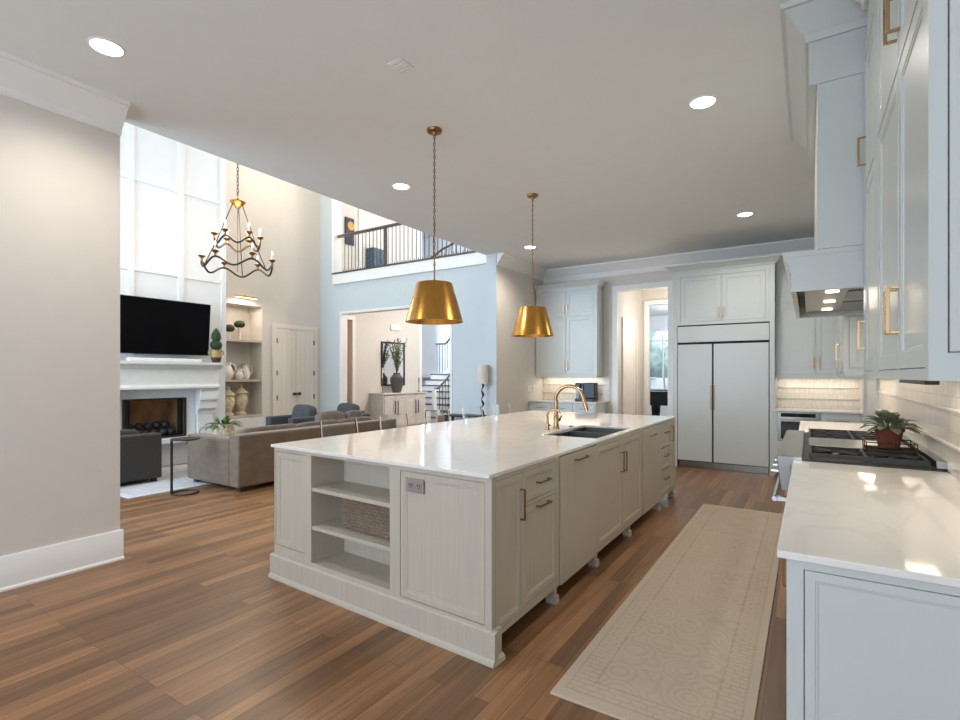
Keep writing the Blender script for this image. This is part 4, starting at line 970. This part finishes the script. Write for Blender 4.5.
# television, soundbar, topiary
tv = thing('television', 'large black flat television tilted above the white mantel', 'television', (-8.2, 3.87, 2.14))
m4 = Matrix.Translation((-8.22, 3.87, 2.14)) @ Matrix.Rotation(R(4.5), 4, 'Y')
MB().box(-.03, .02, -.728, .728, -.415, .415).xf(m4).build('housing', 'black', tv, bevel=.004)
MB().box(.0202, .0215, -.718, .718, -.405, .405).xf(m4).build('screen', 'screen', tv)
MB().box(-8.371, -8.24, 3.6, 4.14, 1.98, 2.3).build('wall_mount', 'iron', tv)
sb = thing('soundbar', 'slim white soundbar on the mantel below the television', 'soundbar', (-8.2, 3.9, 1.613))
MB().box(-8.23, -8.14, 3.40, 4.44, 1.6135, 1.665).build('body', 'white', sb, bevel=.01); MB().box(-8.1395, -8.137, 3.43, 4.41, 1.62, 1.657).build('grille', 'white', sb)
tp = thing('topiary', 'clipped two-tier green topiary in a two-tone handled urn on the mantel', 'topiary', (-8.2, 4.705, 1.613)); c = (-8.2, 4.705, 0)
MB().lathe([(0, 1.6135), (.055, 1.6135), (.078, 1.675), (.082, 1.70), (0, 1.70)], c, 24).build('urn_base', 'potdark', tp)
un = MB().lathe([(0, 1.701), (.082, 1.701), (.090, 1.76), (.085, 1.80), (.094, 1.82), (.08, 1.822), (.07, 1.80), (0, 1.795)], c, 24).build('urn', 'pottan', tp)
for s_ in (-1, 1): MB().tube([(-8.2, 4.705+s_*.085, 1.80), (-8.2, 4.705+s_*.125, 1.80), (-8.2, 4.705+s_*.13, 1.76), (-8.2, 4.705+s_*.085, 1.735)], .010, 8).build('handle', 'pottan', un)
MB().ball((-8.2, 4.705, 1.905), (.088, .088, .082), 20, 14, .06).build('lower_ball', 'topiary', tp)
MB().lathe([(0, 1.965), (.05, 1.97), (.074, 2.02), (.066, 2.08), (.035, 2.15), (0, 2.19)], c, 20).build('upper_cone', 'topiary', tp)
MB().tube([(-8.2, 4.705, 1.79), (-8.2, 4.705, 2.0)], .012, 8).build('stem', 'potdark', tp)
# niche ornaments
def moss_tree(y, x, h, l):
    t = thing('potted_topiary', l, 'plant', (x, y, 2.081)); c = (x, y, 0)
    MB().lathe([(0, 2.0815), (.05, 2.0815), (.055, 2.09), (.02, 2.10), (.03, 2.13), (.018, 2.15), (.028, 2.19), (.02, 2.2), (.04, 2.2+h*.3), (.04, 2.205+h*.3), (0, 2.205+h*.3)], c, 18).build('candlestick_base', 'ceramic', t)
    MB().ball((x, y, 2.26+h*.3), (.10, .10, .072), 18, 12, .06).build('moss_dome', 'moss', t)
moss_tree(5.50, -9.15, .10, 'dark moss dome on a short white stand, upper niche shelf, nearest the fireplace'); moss_tree(5.74, -9.2, .42, 'dark moss dome on a taller white stand on the upper niche shelf')
c = (-9.345, 5.55, 1.50); pt = MB().lathe([(0, 0), (.10, .004), (.165, .02), (.168, .026), (.10, .014), (0, .01)], (0, 0, 0), 32, 'x').xf(Matrix.Translation(c) @ Matrix.Rotation(R(-9), 4, 'Y')).build('decorative_plate', 'pewter'); tag(centre(pt, c), 'dark pewter plate standing at the back of the middle niche shelf', 'plate')
def pitcher(y, x, s_, l):
    t = thing('ceramic_pitcher', l, 'pitcher', (x, y, 1.326)); z = 1.3265
    MB().lathe([(0, z), (.05*s_, z), (.085*s_, z+.06*s_), (.08*s_, z+.12*s_), (.048*s_, z+.19*s_), (.062*s_, z+.24*s_), (.055*s_, z+.24*s_), (.04*s_, z+.19*s_), (0, z+.18*s_)], (x, y, 0), 22).build('body', 'ceramic', t)
    MB().tube([(x, y+.055*s_, z+.22*s_), (x, y+.12*s_, z+.2*s_), (x, y+.125*s_, z+.12*s_), (x, y+.08*s_, z+.07*s_)], .011*s_, 8).build('handle', 'ceramic', t)
pitcher(5.43, -9.10, 1.35, 'white ceramic pitcher on the middle niche shelf, closest to the fireplace'); pitcher(5.65, -9.06, .85, 'small white ceramic pitcher in the middle of the niche shelf trio'); pitcher(5.83, -9.17, 1.2, 'taller white ceramic pitcher on the middle niche shelf, farthest from the fireplace')
def figure(y, x, s_, l):
    t = thing('carved_urn', l, 'ornament', (x, y, .646)); z = .6465
    MB().lathe([(0, z), (.085*s_, z), (.09*s_, z+.03*s_), (.05*s_, z+.06*s_), (.07*s_, z+.12*s_), (.11*s_, z+.24*s_), (.10*s_, z+.32*s_), (.075*s_, z+.35*s_), (.12*s_, z+.37*s_), (.10*s_, z+.39*s_), (0, z+.39*s_)], (x, y, 0), 24).build('body', 'carved', t)
    MB().lathe([(0, z+.391*s_), (.095*s_, z+.391*s_), (.06*s_, z+.43*s_), (.02*s_, z+.46*s_), (.028*s_, z+.50*s_), (0, z+.54*s_)], (x, y, 0), 20).build('lid', 'carved', t)
figure(5.47, -9.12, 1.05, 'carved cream lidded urn on the lowest niche shelf, closest to the fireplace'); figure(5.74, -9.16, 1.13, 'larger carved cream lidded urn on the lowest niche shelf')
pc = thing('picture_light', 'slim lit brass picture light above the wall niche', 'light', (-8.9, 5.66, 2.87))
MB().tube([(-8.86, 5.45, 2.875), (-8.86, 5.88, 2.875)], .016, 12).build('tube', 'brass', pc); MB().tube([(-8.998, 5.665, 2.86), (-8.92, 5.665, 2.91), (-8.86, 5.665, 2.885)], .008, 8).build('arm', 'brass', pc)
MB().box(-8.875, -8.845, 5.46, 5.87, 2.853, 2.858).build('lens', 'strip', pc)
area('picture_lamp', (-8.86, 5.66, 2.85), (0, 0, 0), .03, .4, 3.5, WARM)
area('niche_lamp', (-9.15, 5.66, 2.73), (0, 0, 0), .05, .6, 2.2, WARM)

# ------------------------------------------------------------------ great room furniture
lr = MB().box(-.86, .86, -1.75, 1.75, 0, .012).build('area_rug', 'livrug', bevel=.004); lr.location = (-7.37, 4.47, 0); tag(lr, 'large faded ivory patterned rug on the great room floor', 'rug')
def soft(name, m, parent, c, half, e=.35, rz=0, rx=0, ry=0):
    m4 = Matrix.Translation(c) @ Matrix.Rotation(rz, 4, 'Z') @ Matrix.Rotation(ry, 4, 'Y') @ Matrix.Rotation(rx, 4, 'X')
    return MB().ball((0, 0, 0), half, 28, 18, 0, e).xf(m4).build(name, m, parent, angle=80)
sf = thing('sofa', 'long brown velvet sofa with its back to the kitchen island', 'sofa', (-6.3, 4.95, 0))
X1, X0, Y0, Y1 = -5.70, -6.86, 3.54, 6.27
MB().box(X0+.03, X1-.201, Y0+.201, Y1-.201, .06, .38).build('base', 'sofaw', sf, bevel=.015)
MB().box(X1-.20, X1, Y0, Y1, .06, .695).build('backrest', 'sofaw', sf, bevel=.025, seg=3)
MB().box(X0, X1-.201, Y0+.001, Y0+.20, .06, .64).build('arm', 'sofaw', sf, bevel=.025, seg=3); MB().box(X0, X1-.201, Y1-.20, Y1-.001, .06, .64).build('arm', 'sofaw', sf, bevel=.025, seg=3)
for i in range(3): soft('seat_cushion', 'sofaw', sf, (-6.38, 4.12+.785*i, .46), (.46, .39, .085), .3)
for i, (a, b) in enumerate(((3.77, 4.62), (4.63, 5.34), (5.35, 6.05))): soft('back_cushion', 'sofaw', sf, (-6.05, (a+b)/2, .59), (.12, (b-a)/2, .145), .3, ry=-.2)
for x in (X0+.10, X1-.10):
    for y in (Y0+.1, Y1-.1): MB().box(x-.04, x+.04, y-.04, y+.04, .0125 if x < -6.4 else .0, .059).build('foot', 'darkwood', sf)
def pillow(c, half, m, l, **k):
    o = soft('throw_pillow', m, None, (0, 0, 0), half, .55, **k); o.location = c; tag(o, l, 'cushion', 'cushions on the brown sofa')
pillow((-6.24, 5.40, .70), (.09, .27, .15), 'sofa2', 'mottled taupe cushion leaning on the middle of the brown sofa', ry=-.25)
pillow((-6.22, 5.86, .70), (.085, .17, .14), 'sofa2', 'small dark taupe cushion at the far end of the brown sofa', ry=-.2)
def armchair(name, label, m, w=.86, dp=.92, arm=.62, back=.72):
    # faces -x before turning
    t = thing(name, label, 'armchair', (0, 0, 0))
    MB().box(-dp/2+.02, dp/2, -w/2+.14, w/2-.14, .08, .32).build('base', m, t, bevel=.02)
    MB().box(dp/2-.16, dp/2, -w/2+.14, w/2-.14, .321, back).build('backrest', m, t, bevel=.035, seg=3)
    for s_ in (-1, 1): MB().box(-dp/2, dp/2-.0, s_*w/2, s_*(w/2-.139), .08, arm).build('arm', m, t, bevel=.025, seg=3)
    soft('seat_cushion', m, t, (-.07, 0, .39), (dp/2-.08, w/2-.15, .09), .3)
    for x in (-dp/2+.07, dp/2-.07):
        for y in (-w/2+.07, w/2-.07): MB().box(x-.03, x+.03, y-.03, y+.03, .0, .079).build('foot', 'darkwood', t)
    return t
a1 = thing('armchair', 'charcoal box-backed armchair on the ivory rug before the fireplace', 'armchair', (0, 0, 0))
MB().box(.30, .47, -.50, .50, .05, .635).build('backrest', 'charcoal', a1, bevel=.02, seg=3)
for s_ in (-1, 1): MB().box(-.45, .299, s_*.50, s_*.37, .05, .58).build('arm', 'charcoal', a1, bevel=.02, seg=3)
MB().box(-.43, .299, -.369, .369, .08, .33).build('base', 'charcoal', a1, bevel=.02)
soft('seat_cushion', 'charcoal', a1, (-.08, 0, .40), (.37, .36, .085), .3); soft('back_cushion', 'charcoal', a1, (.20, 0, .565), (.10, .34, .13), .4)
for x in (-.38, .40):
    for y in (-.43, .43): MB().box(x-.025, x+.025, y-.025, y+.025, .0, .0495).build('foot', 'darkwood', a1)
a1.location = (-7.66, 2.895, .0125)
A = armchair('armchair', 'slate grey armchair with a back pillow, nearest the wall niche', 'grey', .74, .76, .68, .72); A.location = (-7.56, 5.80, .0125); A.rotation_euler.z = R(90)
soft('back_pillow', 'grey', A, (.14, 0, .68), (.12, .24, .19), .5, ry=.2)
B = armchair('armchair', 'slate grey armchair with a back pillow, nearest the hall opening', 'grey', .74, .76, .68, .72); B.location = (-7.44, 6.72, 0); B.rotation_euler.z = R(90)
soft('back_pillow', 'grey', B, (.14, 0, .68), (.12, .24, .19), .5, ry=.2)
ct = thing('side_table', 'black metal C-shaped side table beside the end of the brown sofa', 'side table', (-6.2, 3.25, 0))
MB().lathe([(0, .64), (.15, .64), (.155, .645), (.155, .658), (0, .66)], (-6.27, 3.22, 0), 36).build('top', 'iron', ct)
MB().tube([(-6.27+.14*math.cos(R(a)), 3.22+.14*math.sin(R(a)), .0105) for a in range(0, 360, 12)], .010, 8, closed=True).build('base_ring', 'iron', ct)
MB().box(-6.33, -6.308, 3.076, 3.098, .004, .645).build('post', 'iron', ct)
# coffee table with plant and wire sculpture, ottoman
cf_ = thing('coffee_table', 'low brown wooden block coffee table in front of the brown sofa', 'table', (-7.3, 4.6, 0))
MB().box(-7.62, -6.98, 3.92, 5.25, .40, .455).build('top', 'darkbrown', cf_, bevel=.004)
for y in (3.95, 5.16): MB().box(-7.58, -7.02, y, y+.06, .0125, .399).build('leg', 'darkbrown', cf_)
fp = thing('potted_fern', 'green leafy plant in a mottled cream bowl behind the brown sofa', 'plant', (-7.08, 4.17, .456)); c = (-7.08, 4.17, 0)
MB().lathe([(0, .4565), (.09, .4565), (.14, .54), (.145, .63), (.125, .71), (.11, .71), (.12, .64), (0, .62)], c, 26).build('bowl', 'carved', fp)
leaves('foliage', (-7.08, 4.17, .67), 46, .19, .045, 'leaf', fp, (.3, 1.45), .5, .05, .07, 9)
ws = MB()
for i in range(3): ws.tube([(-7.36+.09*math.cos(R(a))*math.cos(.9*i), 4.08+.055*(i-1)+.09*math.cos(R(a))*math.sin(.9*i), .561+.098*math.sin(R(a))) for a in range(0, 360, 15)], .005, 6, closed=True)
tag(centre(ws.build('wire_sculpture', 'steel'), (-7.36, 4.08, .456)), 'small looped silver wire sculpture beside the leafy plant', 'sculpture')

# chandelier
ch = thing('chandelier', 'two-tier wavy bronze candle chandelier in the great room', 'chandelier', (-6.76, 4.19, 6.2)); cx, cy = -6.76, 4.19
mb = MB(); z = 6.19; i = 0
while z > 3.95:
    pts = []
    for k in range(8):
        w = 2*math.pi*k/8; x, zz = .014*math.cos(w), .032*math.sin(w); a = (i % 2)*math.pi/2; pts.append((cx+x*math.cos(a), cy+x*math.sin(a), z-.03+zz))
    mb.tube(pts, .0045, 5, closed=True); z -= .05; i += 1
mb.build('chain', 'bronze', ch)
MB().lathe([(0, 3.76), (.03, 3.76), (.045, 3.79), (.085, 3.82), (.105, 3.85), (.10, 3.855), (.03, 3.86), (.015, 3.90), (0, 3.91)], (cx, cy, 0), 28).build('hub', 'brass', ch)
def wavy(r, z, amp, n, ph): return [(cx+r*math.cos(t), cy+r*math.sin(t), z+amp*math.cos(n*t+ph)) for t in [2*math.pi*k/96 for k in range(96)]]
for r_, z, amp, n, ph in ((.29, 3.26, .045, 6, .3), (.45, 2.93, .055, 6, .9)):
    MB().tube(wavy(r_, z, amp, n, ph), .014, 8, closed=True).build('ring', 'bronze', ch)
    for k in range(6):
        t = (2*math.pi*k-ph)/n; x, y, zz = cx+r_*math.cos(t), cy+r_*math.sin(t), z+amp
        cup = MB().lathe([(0, zz+.01), (.016, zz+.01), (.014, zz+.04), (.03, zz+.055), (.05, zz+.072), (.047, zz+.078), (.014, zz+.07), (0, zz+.07)], (x, y, 0), 16).build('candle_cup', 'brassdark', ch)
        MB().lathe([(0, zz+.08), (.009, zz+.08), (.009, zz+.15), (0, zz+.15)], (x, y, 0), 12).build('candle', 'ceramic', cup)
        MB().lathe([(0, zz+.151), (.006, zz+.153), (.011, zz+.168), (.008, zz+.19), (0, zz+.21)], (x, y, 0), 12).build('bulb', 'bulb', cup)
for k in range(3):
    t = 2*math.pi*k/3+.35
    MB().tube([(cx+.07*math.cos(t), cy+.07*math.sin(t), 3.81), (cx+.29*math.cos(t), cy+.29*math.sin(t), 3.26+.045*math.cos(6*t+.3))], .007, 6).build('rod', 'bronze', ch)
    MB().tube([(cx+.29*math.cos(t), cy+.29*math.sin(t), 3.26+.045*math.cos(6*t+.3)), (cx+.45*math.cos(t), cy+.45*math.sin(t), 2.93+.055*math.cos(6*t+.9))], .007, 6).build('rod', 'bronze', ch)
MB().tube([(cx, cy, 3.82), (cx, cy, 2.86)], .005, 6).build('centre_rod', 'bronze', ch)
point('chandelier_glow', (cx, cy, 3.45), 60, (1, .84, .64), .3)

# ------------------------------------------------------------------ hall lamp on console, balcony, upper hall
hc = thing('console_table', 'slim dark console table against the blue-lit wall by the pier', 'table', (-5.0, 7.3, 0))
MB().box(-5.38, -4.66, 7.14, 7.42, .69, .72).build('top', 'darkwood', hc, bevel=.003)
for x in (-5.34, -4.70):
    for y in (7.17, 7.39): MB().box(x-.02, x+.02, y-.02, y+.02, 0, .689).build('leg', 'iron', hc)
hl = thing('table_lamp', 'table lamp with linen shade and twisted dark stem beside the pier', 'lamp', (-4.66, 7.3, .72)); c = (-4.655, 7.3, 0)
MB().lathe([(0, .7205), (.06, .7205), (.055, .735), (.015, .745), (0, .745)], c, 20).build('base', 'bronze', hl)
MB().tube([(c[0]+.014*math.sin(k*.9), c[1]+.014*math.cos(k*.9), .74+.53*k/24) for k in range(25)], [.014+.007*math.sin(k*.9) for k in range(25)], 8).build('stem', 'bronze', hl)
MB().lathe([(.095, 1.26), (.10, 1.26), (.088, 1.585), (.083, 1.585), (.095, 1.26)], c, 28).build('lamp_shade', 'shade', hl)
# balcony railing
br_ = thing('balcony_railing', 'dark railed balcony balustrade with thin iron balusters above the hall opening', 'railing', (-6.6, 7.57, 3.55))
MB().box(-8.56, -4.66, 7.435, 7.60, 3.551, 3.585).build('bottom_plate', 'railwood', br_)
MB().prism([(7.535, 4.36), (7.605, 4.36), (7.612, 4.385), (7.595, 4.41), (7.545, 4.41), (7.528, 4.385)], 'x', -8.50, -4.64).build('handrail', 'railwood', br_, bevel=.004)
x = -8.30; i = 0
while x < -4.7:
    if abs(x+7.14) > .06:
        mb = MB().tube([(x, 7.57, 3.57), (x, 7.57, 4.362)], .0075, 6)
        if i % 2 == 0: mb.tube([(x-.052+.052*(1-math.cos(R(a))), 7.57, 3.66-.06*math.sin(R(a))) for a in range(0, 181, 20)], .0065, 6)
        mb.build('baluster', 'iron', br_)
    x += .1035; i += 1
MB().box(-7.165, -7.115, 7.545, 7.595, 3.575, 4.36).build('newel_post', 'railwood', br_)
sr = thing('stair_railing', 'curved dark iron stair railing seen through the balcony balusters', 'railing', (-7.8, 10.8, 3.55))
hp = [(-9.0+.0, 10.75, 4.30), (-8.8, 10.75, 4.34), (-8.5, 10.75, 4.52), (-8.1, 10.75, 4.72), (-7.6, 10.75, 4.86), (-7.0, 10.75, 4.93), (-6.3, 10.75, 4.95)]
MB().tube(hp, .03, 8).build('handrail', 'railwood', sr)
for k in range(22):
    x = -8.85+.12*k; j = max(q for q in range(len(hp)-1) if hp[q][0] <= x); f_ = (x-hp[j][0])/(hp[j+1][0]-hp[j][0]); z = hp[j][2]*(1-f_)+hp[j+1][2]*f_
    mb = MB().tube([(x, 10.75, 3.551), (x, 10.75, z)], .009, 6)
    if k % 3 == 0: mb.tube([(x+.04*math.sin(R(a)), 10.75, 4.15+.10*math.cos(R(a))) for a in range(0, 360, 24)], .008, 6, closed=True)
    mb.build('baluster', 'iron', sr)
MB().box(-8.93, -8.86, 10.71, 10.79, 3.551, 4.34).build('newel_post', 'railwood', sr)
pa = thing('painting', 'dark framed painting with a gold round shape in the upper hall', 'painting', (-8.99, 8.34, 4.75))
MB().box(-8.999, -8.965, 8.20, 8.46, 4.44, 5.06).build('frame', 'black', pa); MB().box(-8.965, -8.962, 8.22, 8.44, 4.46, 5.04).build('canvas', 'artdark', pa)
MB().lathe([(0, -8.962), (.10, -8.962), (.10, -8.960), (0, -8.959)], (0, 8.36, 4.88), 24, 'x').build('round_shape', 'artgold', pa)
cb_ = thing('cabinet_chest', 'slate blue woven-front chest standing in the upper hall', 'chest', (-8.8, 9.2, 3.55))
MB().box(-8.995, -8.75, 8.88, 9.24, 3.60, 4.47).build('body', 'bluechest', cb_, bevel=.006)
for y0_, y1_ in ((8.89, 9.055), (9.065, 9.23)): MB().box(-8.75, -8.735, y0_, y1_, 3.63, 4.44).build('door', 'bluechest', cb_)
for y in (8.92, 9.20): MB().box(-8.98, -8.77, y-.03, y+.03, 3.551, 3.599).build('foot', 'darkwood', cb_)
struct(face_frame(Fr('x', -9.0, 1), 8.62, 9.7, 3.55, 6.0, [(8.72, 9.6, 3.4, 5.9)], 'trim_upper_door', 'trimw', None, t=.03))
# ------------------------------------------------------------------ foyer: sideboard, mirror, vase, stairs
sd = thing('sideboard', 'whitewashed wooden sideboard with bar pulls under the foyer mirror', 'sideboard', (-8.75, 9.8, 0))
xf, xb, y0, y1 = -8.53, -8.985, 8.97, 10.62
MB().box(xb, xf-.02, y0+.03, y1-.03, .08, .93).build('body', 'console', sd); MB().box(xb, xf+.02, y0, y1, .931, .965).build('top', 'console', sd, bevel=.005)
w = (y1-y0-.10)/4
for i in range(4):
    a = y0+.05+w*i; dd = shaker(Fr('x', xf-.02, 1), a+.006, a+w-.006, .14, .90, 'door', 'console', sd, fw=.06); pull(Fr('x', xf-.02, 1), a+w-.05 if i % 2 == 0 else a+.05, .60, .34, dd, m='iron', w=.018, out=.05)
for x in (xb+.05, xf-.06):
    for y in (y0+.08, y1-.08): MB().box(x-.03, x+.03, y-.03, y+.03, 0, .079).build('foot', 'console', sd)
mi = thing('wall_mirror', 'rectangular black-framed mirror above the whitewashed sideboard', 'mirror', (-8.98, 9.82, 1.7))
face_frame(Fr('x', -8.999, 1), 9.38, 10.26, 1.13, 2.25, [(9.42, 10.22, 1.17, 2.21)], 'frame', 'iron', mi, t=.03); MB().box(-8.998, -8.985, 9.415, 10.225, 1.165, 2.215).build('glass', 'mirror', mi)
vs_ = thing('vase', 'large charcoal vase of pale leafy branches on the sideboard', 'vase', (-8.72, 9.66, .966)); c = (-8.72, 9.66, 0)
MB().lathe([(0, .9655), (.10, .9655), (.13, 1.05), (.165, 1.25), (.16, 1.34), (.10, 1.41), (.085, 1.44), (.10, 1.46), (.08, 1.46), (.07, 1.41), (0, 1.38)], c, 30).build('body', 'charvase', vs_)
rn = random.Random(11); st_ = MB(); lf = MB()
for i in range(20):
    a = rn.uniform(0, 6.28); sp_ = rn.uniform(.12, .36); h = rn.uniform(.4, .95); p0 = Vector((c[0], c[1], 1.40)); pts = []
    for k in range(6):
        q = k/5; pts.append(p0+Vector((math.cos(a)*sp_*q**1.4*.6, math.sin(a)*sp_*q**1.4, h*q)))
    st_.tube(pts, .005, 5)
    for k in range(22):
        q = rn.uniform(.3, 1.0); p_ = p0+Vector((math.cos(a)*sp_*q**1.4*.6, math.sin(a)*sp_*q**1.4, h*q)); d = Vector((rn.uniform(-1, 1), rn.uniform(-1, 1), rn.uniform(-.1, .9)))
        lf.leaf(p_, d, rn.uniform(.07, .11), .042, .2)
st_.build('branches', 'bronze', vs_); lf.build('foliage', 'leafpale', vs_, solid=.001)
def candlestick(y, l):
    t = thing('candlestick', l, 'candlestick', (-8.66, y, .966)); c = (-8.66, y, 0)
    MB().lathe([(0, .9655), (.05, .9655), (.045, .98), (.012, .99), (.010, 1.2), (.018, 1.22), (.014, 1.3), (.022, 1.34), (0, 1.34)], c, 16).build('stand', 'brassdark', t)
    MB().lathe([(0, 1.3405), (.011, 1.3405), (.009, 1.58), (0, 1.59)], c, 10).build('candle', 'ceramic', t)
candlestick(9.08, 'tall thin candlestick at the near end of the sideboard'); candlestick(10.46, 'tall thin candlestick at the far end of the sideboard')
wl = thing('wall_chime', 'small white box fixed high on the foyer wall above the mirror', 'door chime', (-8.98, 9.9, 2.67)); MB().box(-8.999, -8.95, 9.72, 10.1, 2.56, 2.70).build('cover', 'white', wl, bevel=.01)
vb = thing('washroom_vanity', 'dark wood vanity seen through the narrow warm doorway', 'cabinet', (-10.4, 9.2, 0)); MB().box(-10.75, -10.2, 8.7, 9.59, .0, .92).build('body', 'darkwood', vb, bevel=.004); MB().box(-10.77, -10.18, 8.68, 9.595, .921, .95).build('top', 'warmwood', vb)
# staircase
sc = thing('staircase', 'white staircase with dark treads and balusters climbing beyond the foyer', 'stairs', (-9.2, 12.0, 0))
n = 8; rise, going = .18, .28; ys = 11.45; xa, xb2 = -10.6, -8.75
for i in range(n):
    tr_ = MB().box(xa, xb2+.03, ys+going*i-.02, ys+going*(i+1), rise*(i+1)-.03, rise*(i+1)).build('tread', 'railwood', sc)
    MB().box(xa, xb2, ys+going*i, ys+going*i+.02, rise*i+.001, rise*(i+1)-.031).build('riser', 'trimw', tr_)
MB().prism([(ys, 0), (ys+going*n, 0), (ys+going*n, rise*n-.04), (ys+.02, rise-.04)], 'x', xb2-.06, xb2-.02).build('stringer', 'trimw', sc)
MB().box(-12.05, -7.9, ys+going*n+.001, 13.99, rise*n-.12, rise*n).build('landing', 'trimw', sc)
hr = [(xb2-.04, ys-.16, 1.02), (xb2-.04, ys, 1.03), (xb2-.04, ys+.25, 1.18), (xb2-.04, ys+going*n, 1.18+rise*(n-1)+.14)]
MB().tube(hr, .03, 8).build('handrail', 'railwood', sc)
for i in range(n*2):
    y = ys+going*(i+.5)/2; z = rise*(i//2+1); MB().tube([(xb2-.04, y, z), (xb2-.04, y, 1.06+max(0, (y-ys-.0))*rise/going*.93)], .010, 6).build('baluster', 'iron', sc)
MB().box(xb2-.085, xb2+.005, ys-.22, ys-.12, 0, 1.02).build('newel_post', 'trimw', sc)
fl2 = [(-10.3, 13.3, 2.42), (-9.9, 13.3, 2.42), (-9.3, 13.3, 2.95), (-9.1, 13.3, 3.2), (-8.8, 13.3, 3.22), (-7.6, 13.3, 4.1)]
MB().tube(fl2, .032, 8).build('handrail', 'railwood', sc)
for k in range(24):
    x = -10.25+.11*k; j = max(q for q in range(len(fl2)-1) if fl2[q][0] <= x); f_ = (x-fl2[j][0])/(fl2[j+1][0]-fl2[j][0]); z = fl2[j][2]*(1-f_)+fl2[j+1][2]*f_
    MB().tube([(x, 13.3, z-.95), (x, 13.3, z)], .010, 6).build('baluster', 'iron', sc)
MB().prism([(-10.0, 1.45), (-7.6, 3.20), (-7.6, 2.85), (-9.4, 1.45)], 'y', 13.25, 13.35).build('stringer', 'trimw', sc)
window('window_4', Fr('x', -12.1, 1), 12.0, 13.6, 3.2, 5.4, 2, 3)
bx = tag(centre(MB().box(-8.55, -8.15, 10.95, 11.25, 0, .30).build('storage_basket', 'wicker', bevel=.02), (-8.35, 11.1, 0)), 'small woven basket at the foot of the staircase', 'basket')
# piano and garden
pn = thing('grand_piano', 'black grand piano in front of the bright far window', 'piano', (-3.4, 13.6, 0))
out = [(-4.6, 12.9), (-2.75, 12.9), (-2.75, 13.9), (-3.2, 14.3), (-3.9, 14.4), (-4.35, 14.2), (-4.6, 13.8)]
MB().prism(out, 'z', .66, 1.0).build('case', 'piano', pn, bevel=.01)
MB().prism([(12.92, 1.02), (14.4, 1.30), (14.4, 1.33), (12.92, 1.05)], 'x', -4.58, -2.77).build('lid', 'piano', pn)
for x, y in ((-4.3, 13.15), (-3.18, 13.1), (-3.5, 14.1)): MB().tube([(x, y, 0), (x, y, .12), (x, y, .66)], [.035, .05, .085], 12).build('leg', 'piano', pn)
rn = random.Random(5); gb = MB()
for i in range(26): gb.ball((rn.uniform(-8, 1), rn.uniform(19.5, 23), rn.uniform(.4, 3.2)), rn.uniform(.6, 1.2), 14, 10, .22)
sh_ = gb.build('shrubbery', 'bushes', angle=80); sh_['label'] = 'pale green garden shrubbery outside the far window'; sh_['category'] = 'shrubs'; sh_['kind'] = 'stuff'

# ------------------------------------------------------------------ working heights: stone tops at 0.93 m, cabinets under them
def zfit(o, k): o.location.z *= k; o.scale.z = k
def tops(word): return [o for o in COL.objects if o.parent is None and o.name.split('.')[0] == word]
for w_ in ('drawer_cabinet', 'dishwasher', 'sink_cabinet', 'pull_out_cabinet', 'three_drawer_cabinet', 'island_seating_panel', 'base_cabinet', 'microwave'):
    for o in tops(w_): zfit(o, 1.0265)
for o in tops('range_cooker'): zfit(o, 1.016)
for w_, dz in (('kitchen_sink', .0235), ('kitchen_faucet', .015), ('water_filter_tap', .015), ('air_switch_button', .015), ('wicker_basket', .0115), ('wire_trivet', .0155), ('potted_plant', .0155), ('coffee_maker', .015)):
    for o in tops(w_): o.location.z += dz
pv = Vector((-1.308, 2.13, 0)); tf = Matrix.Rotation(R(-2.9), 4, 'Z') @ Matrix.Diagonal((1.066, 1, 1.0265, 1))
for w_, sc_ in (('island_bookcase_cabinet', True), ('wicker_basket', False)):
    for o in tops(w_):
        z = o.location.z; o.location = pv + tf @ (o.location - pv); o.rotation_euler.z = R(-2.9)
        if sc_: o.scale = (1.066, 1, 1.0265)
        else: o.location.z = z
for o in tops('potted_plant'): o.scale = (.92, .92, .92)
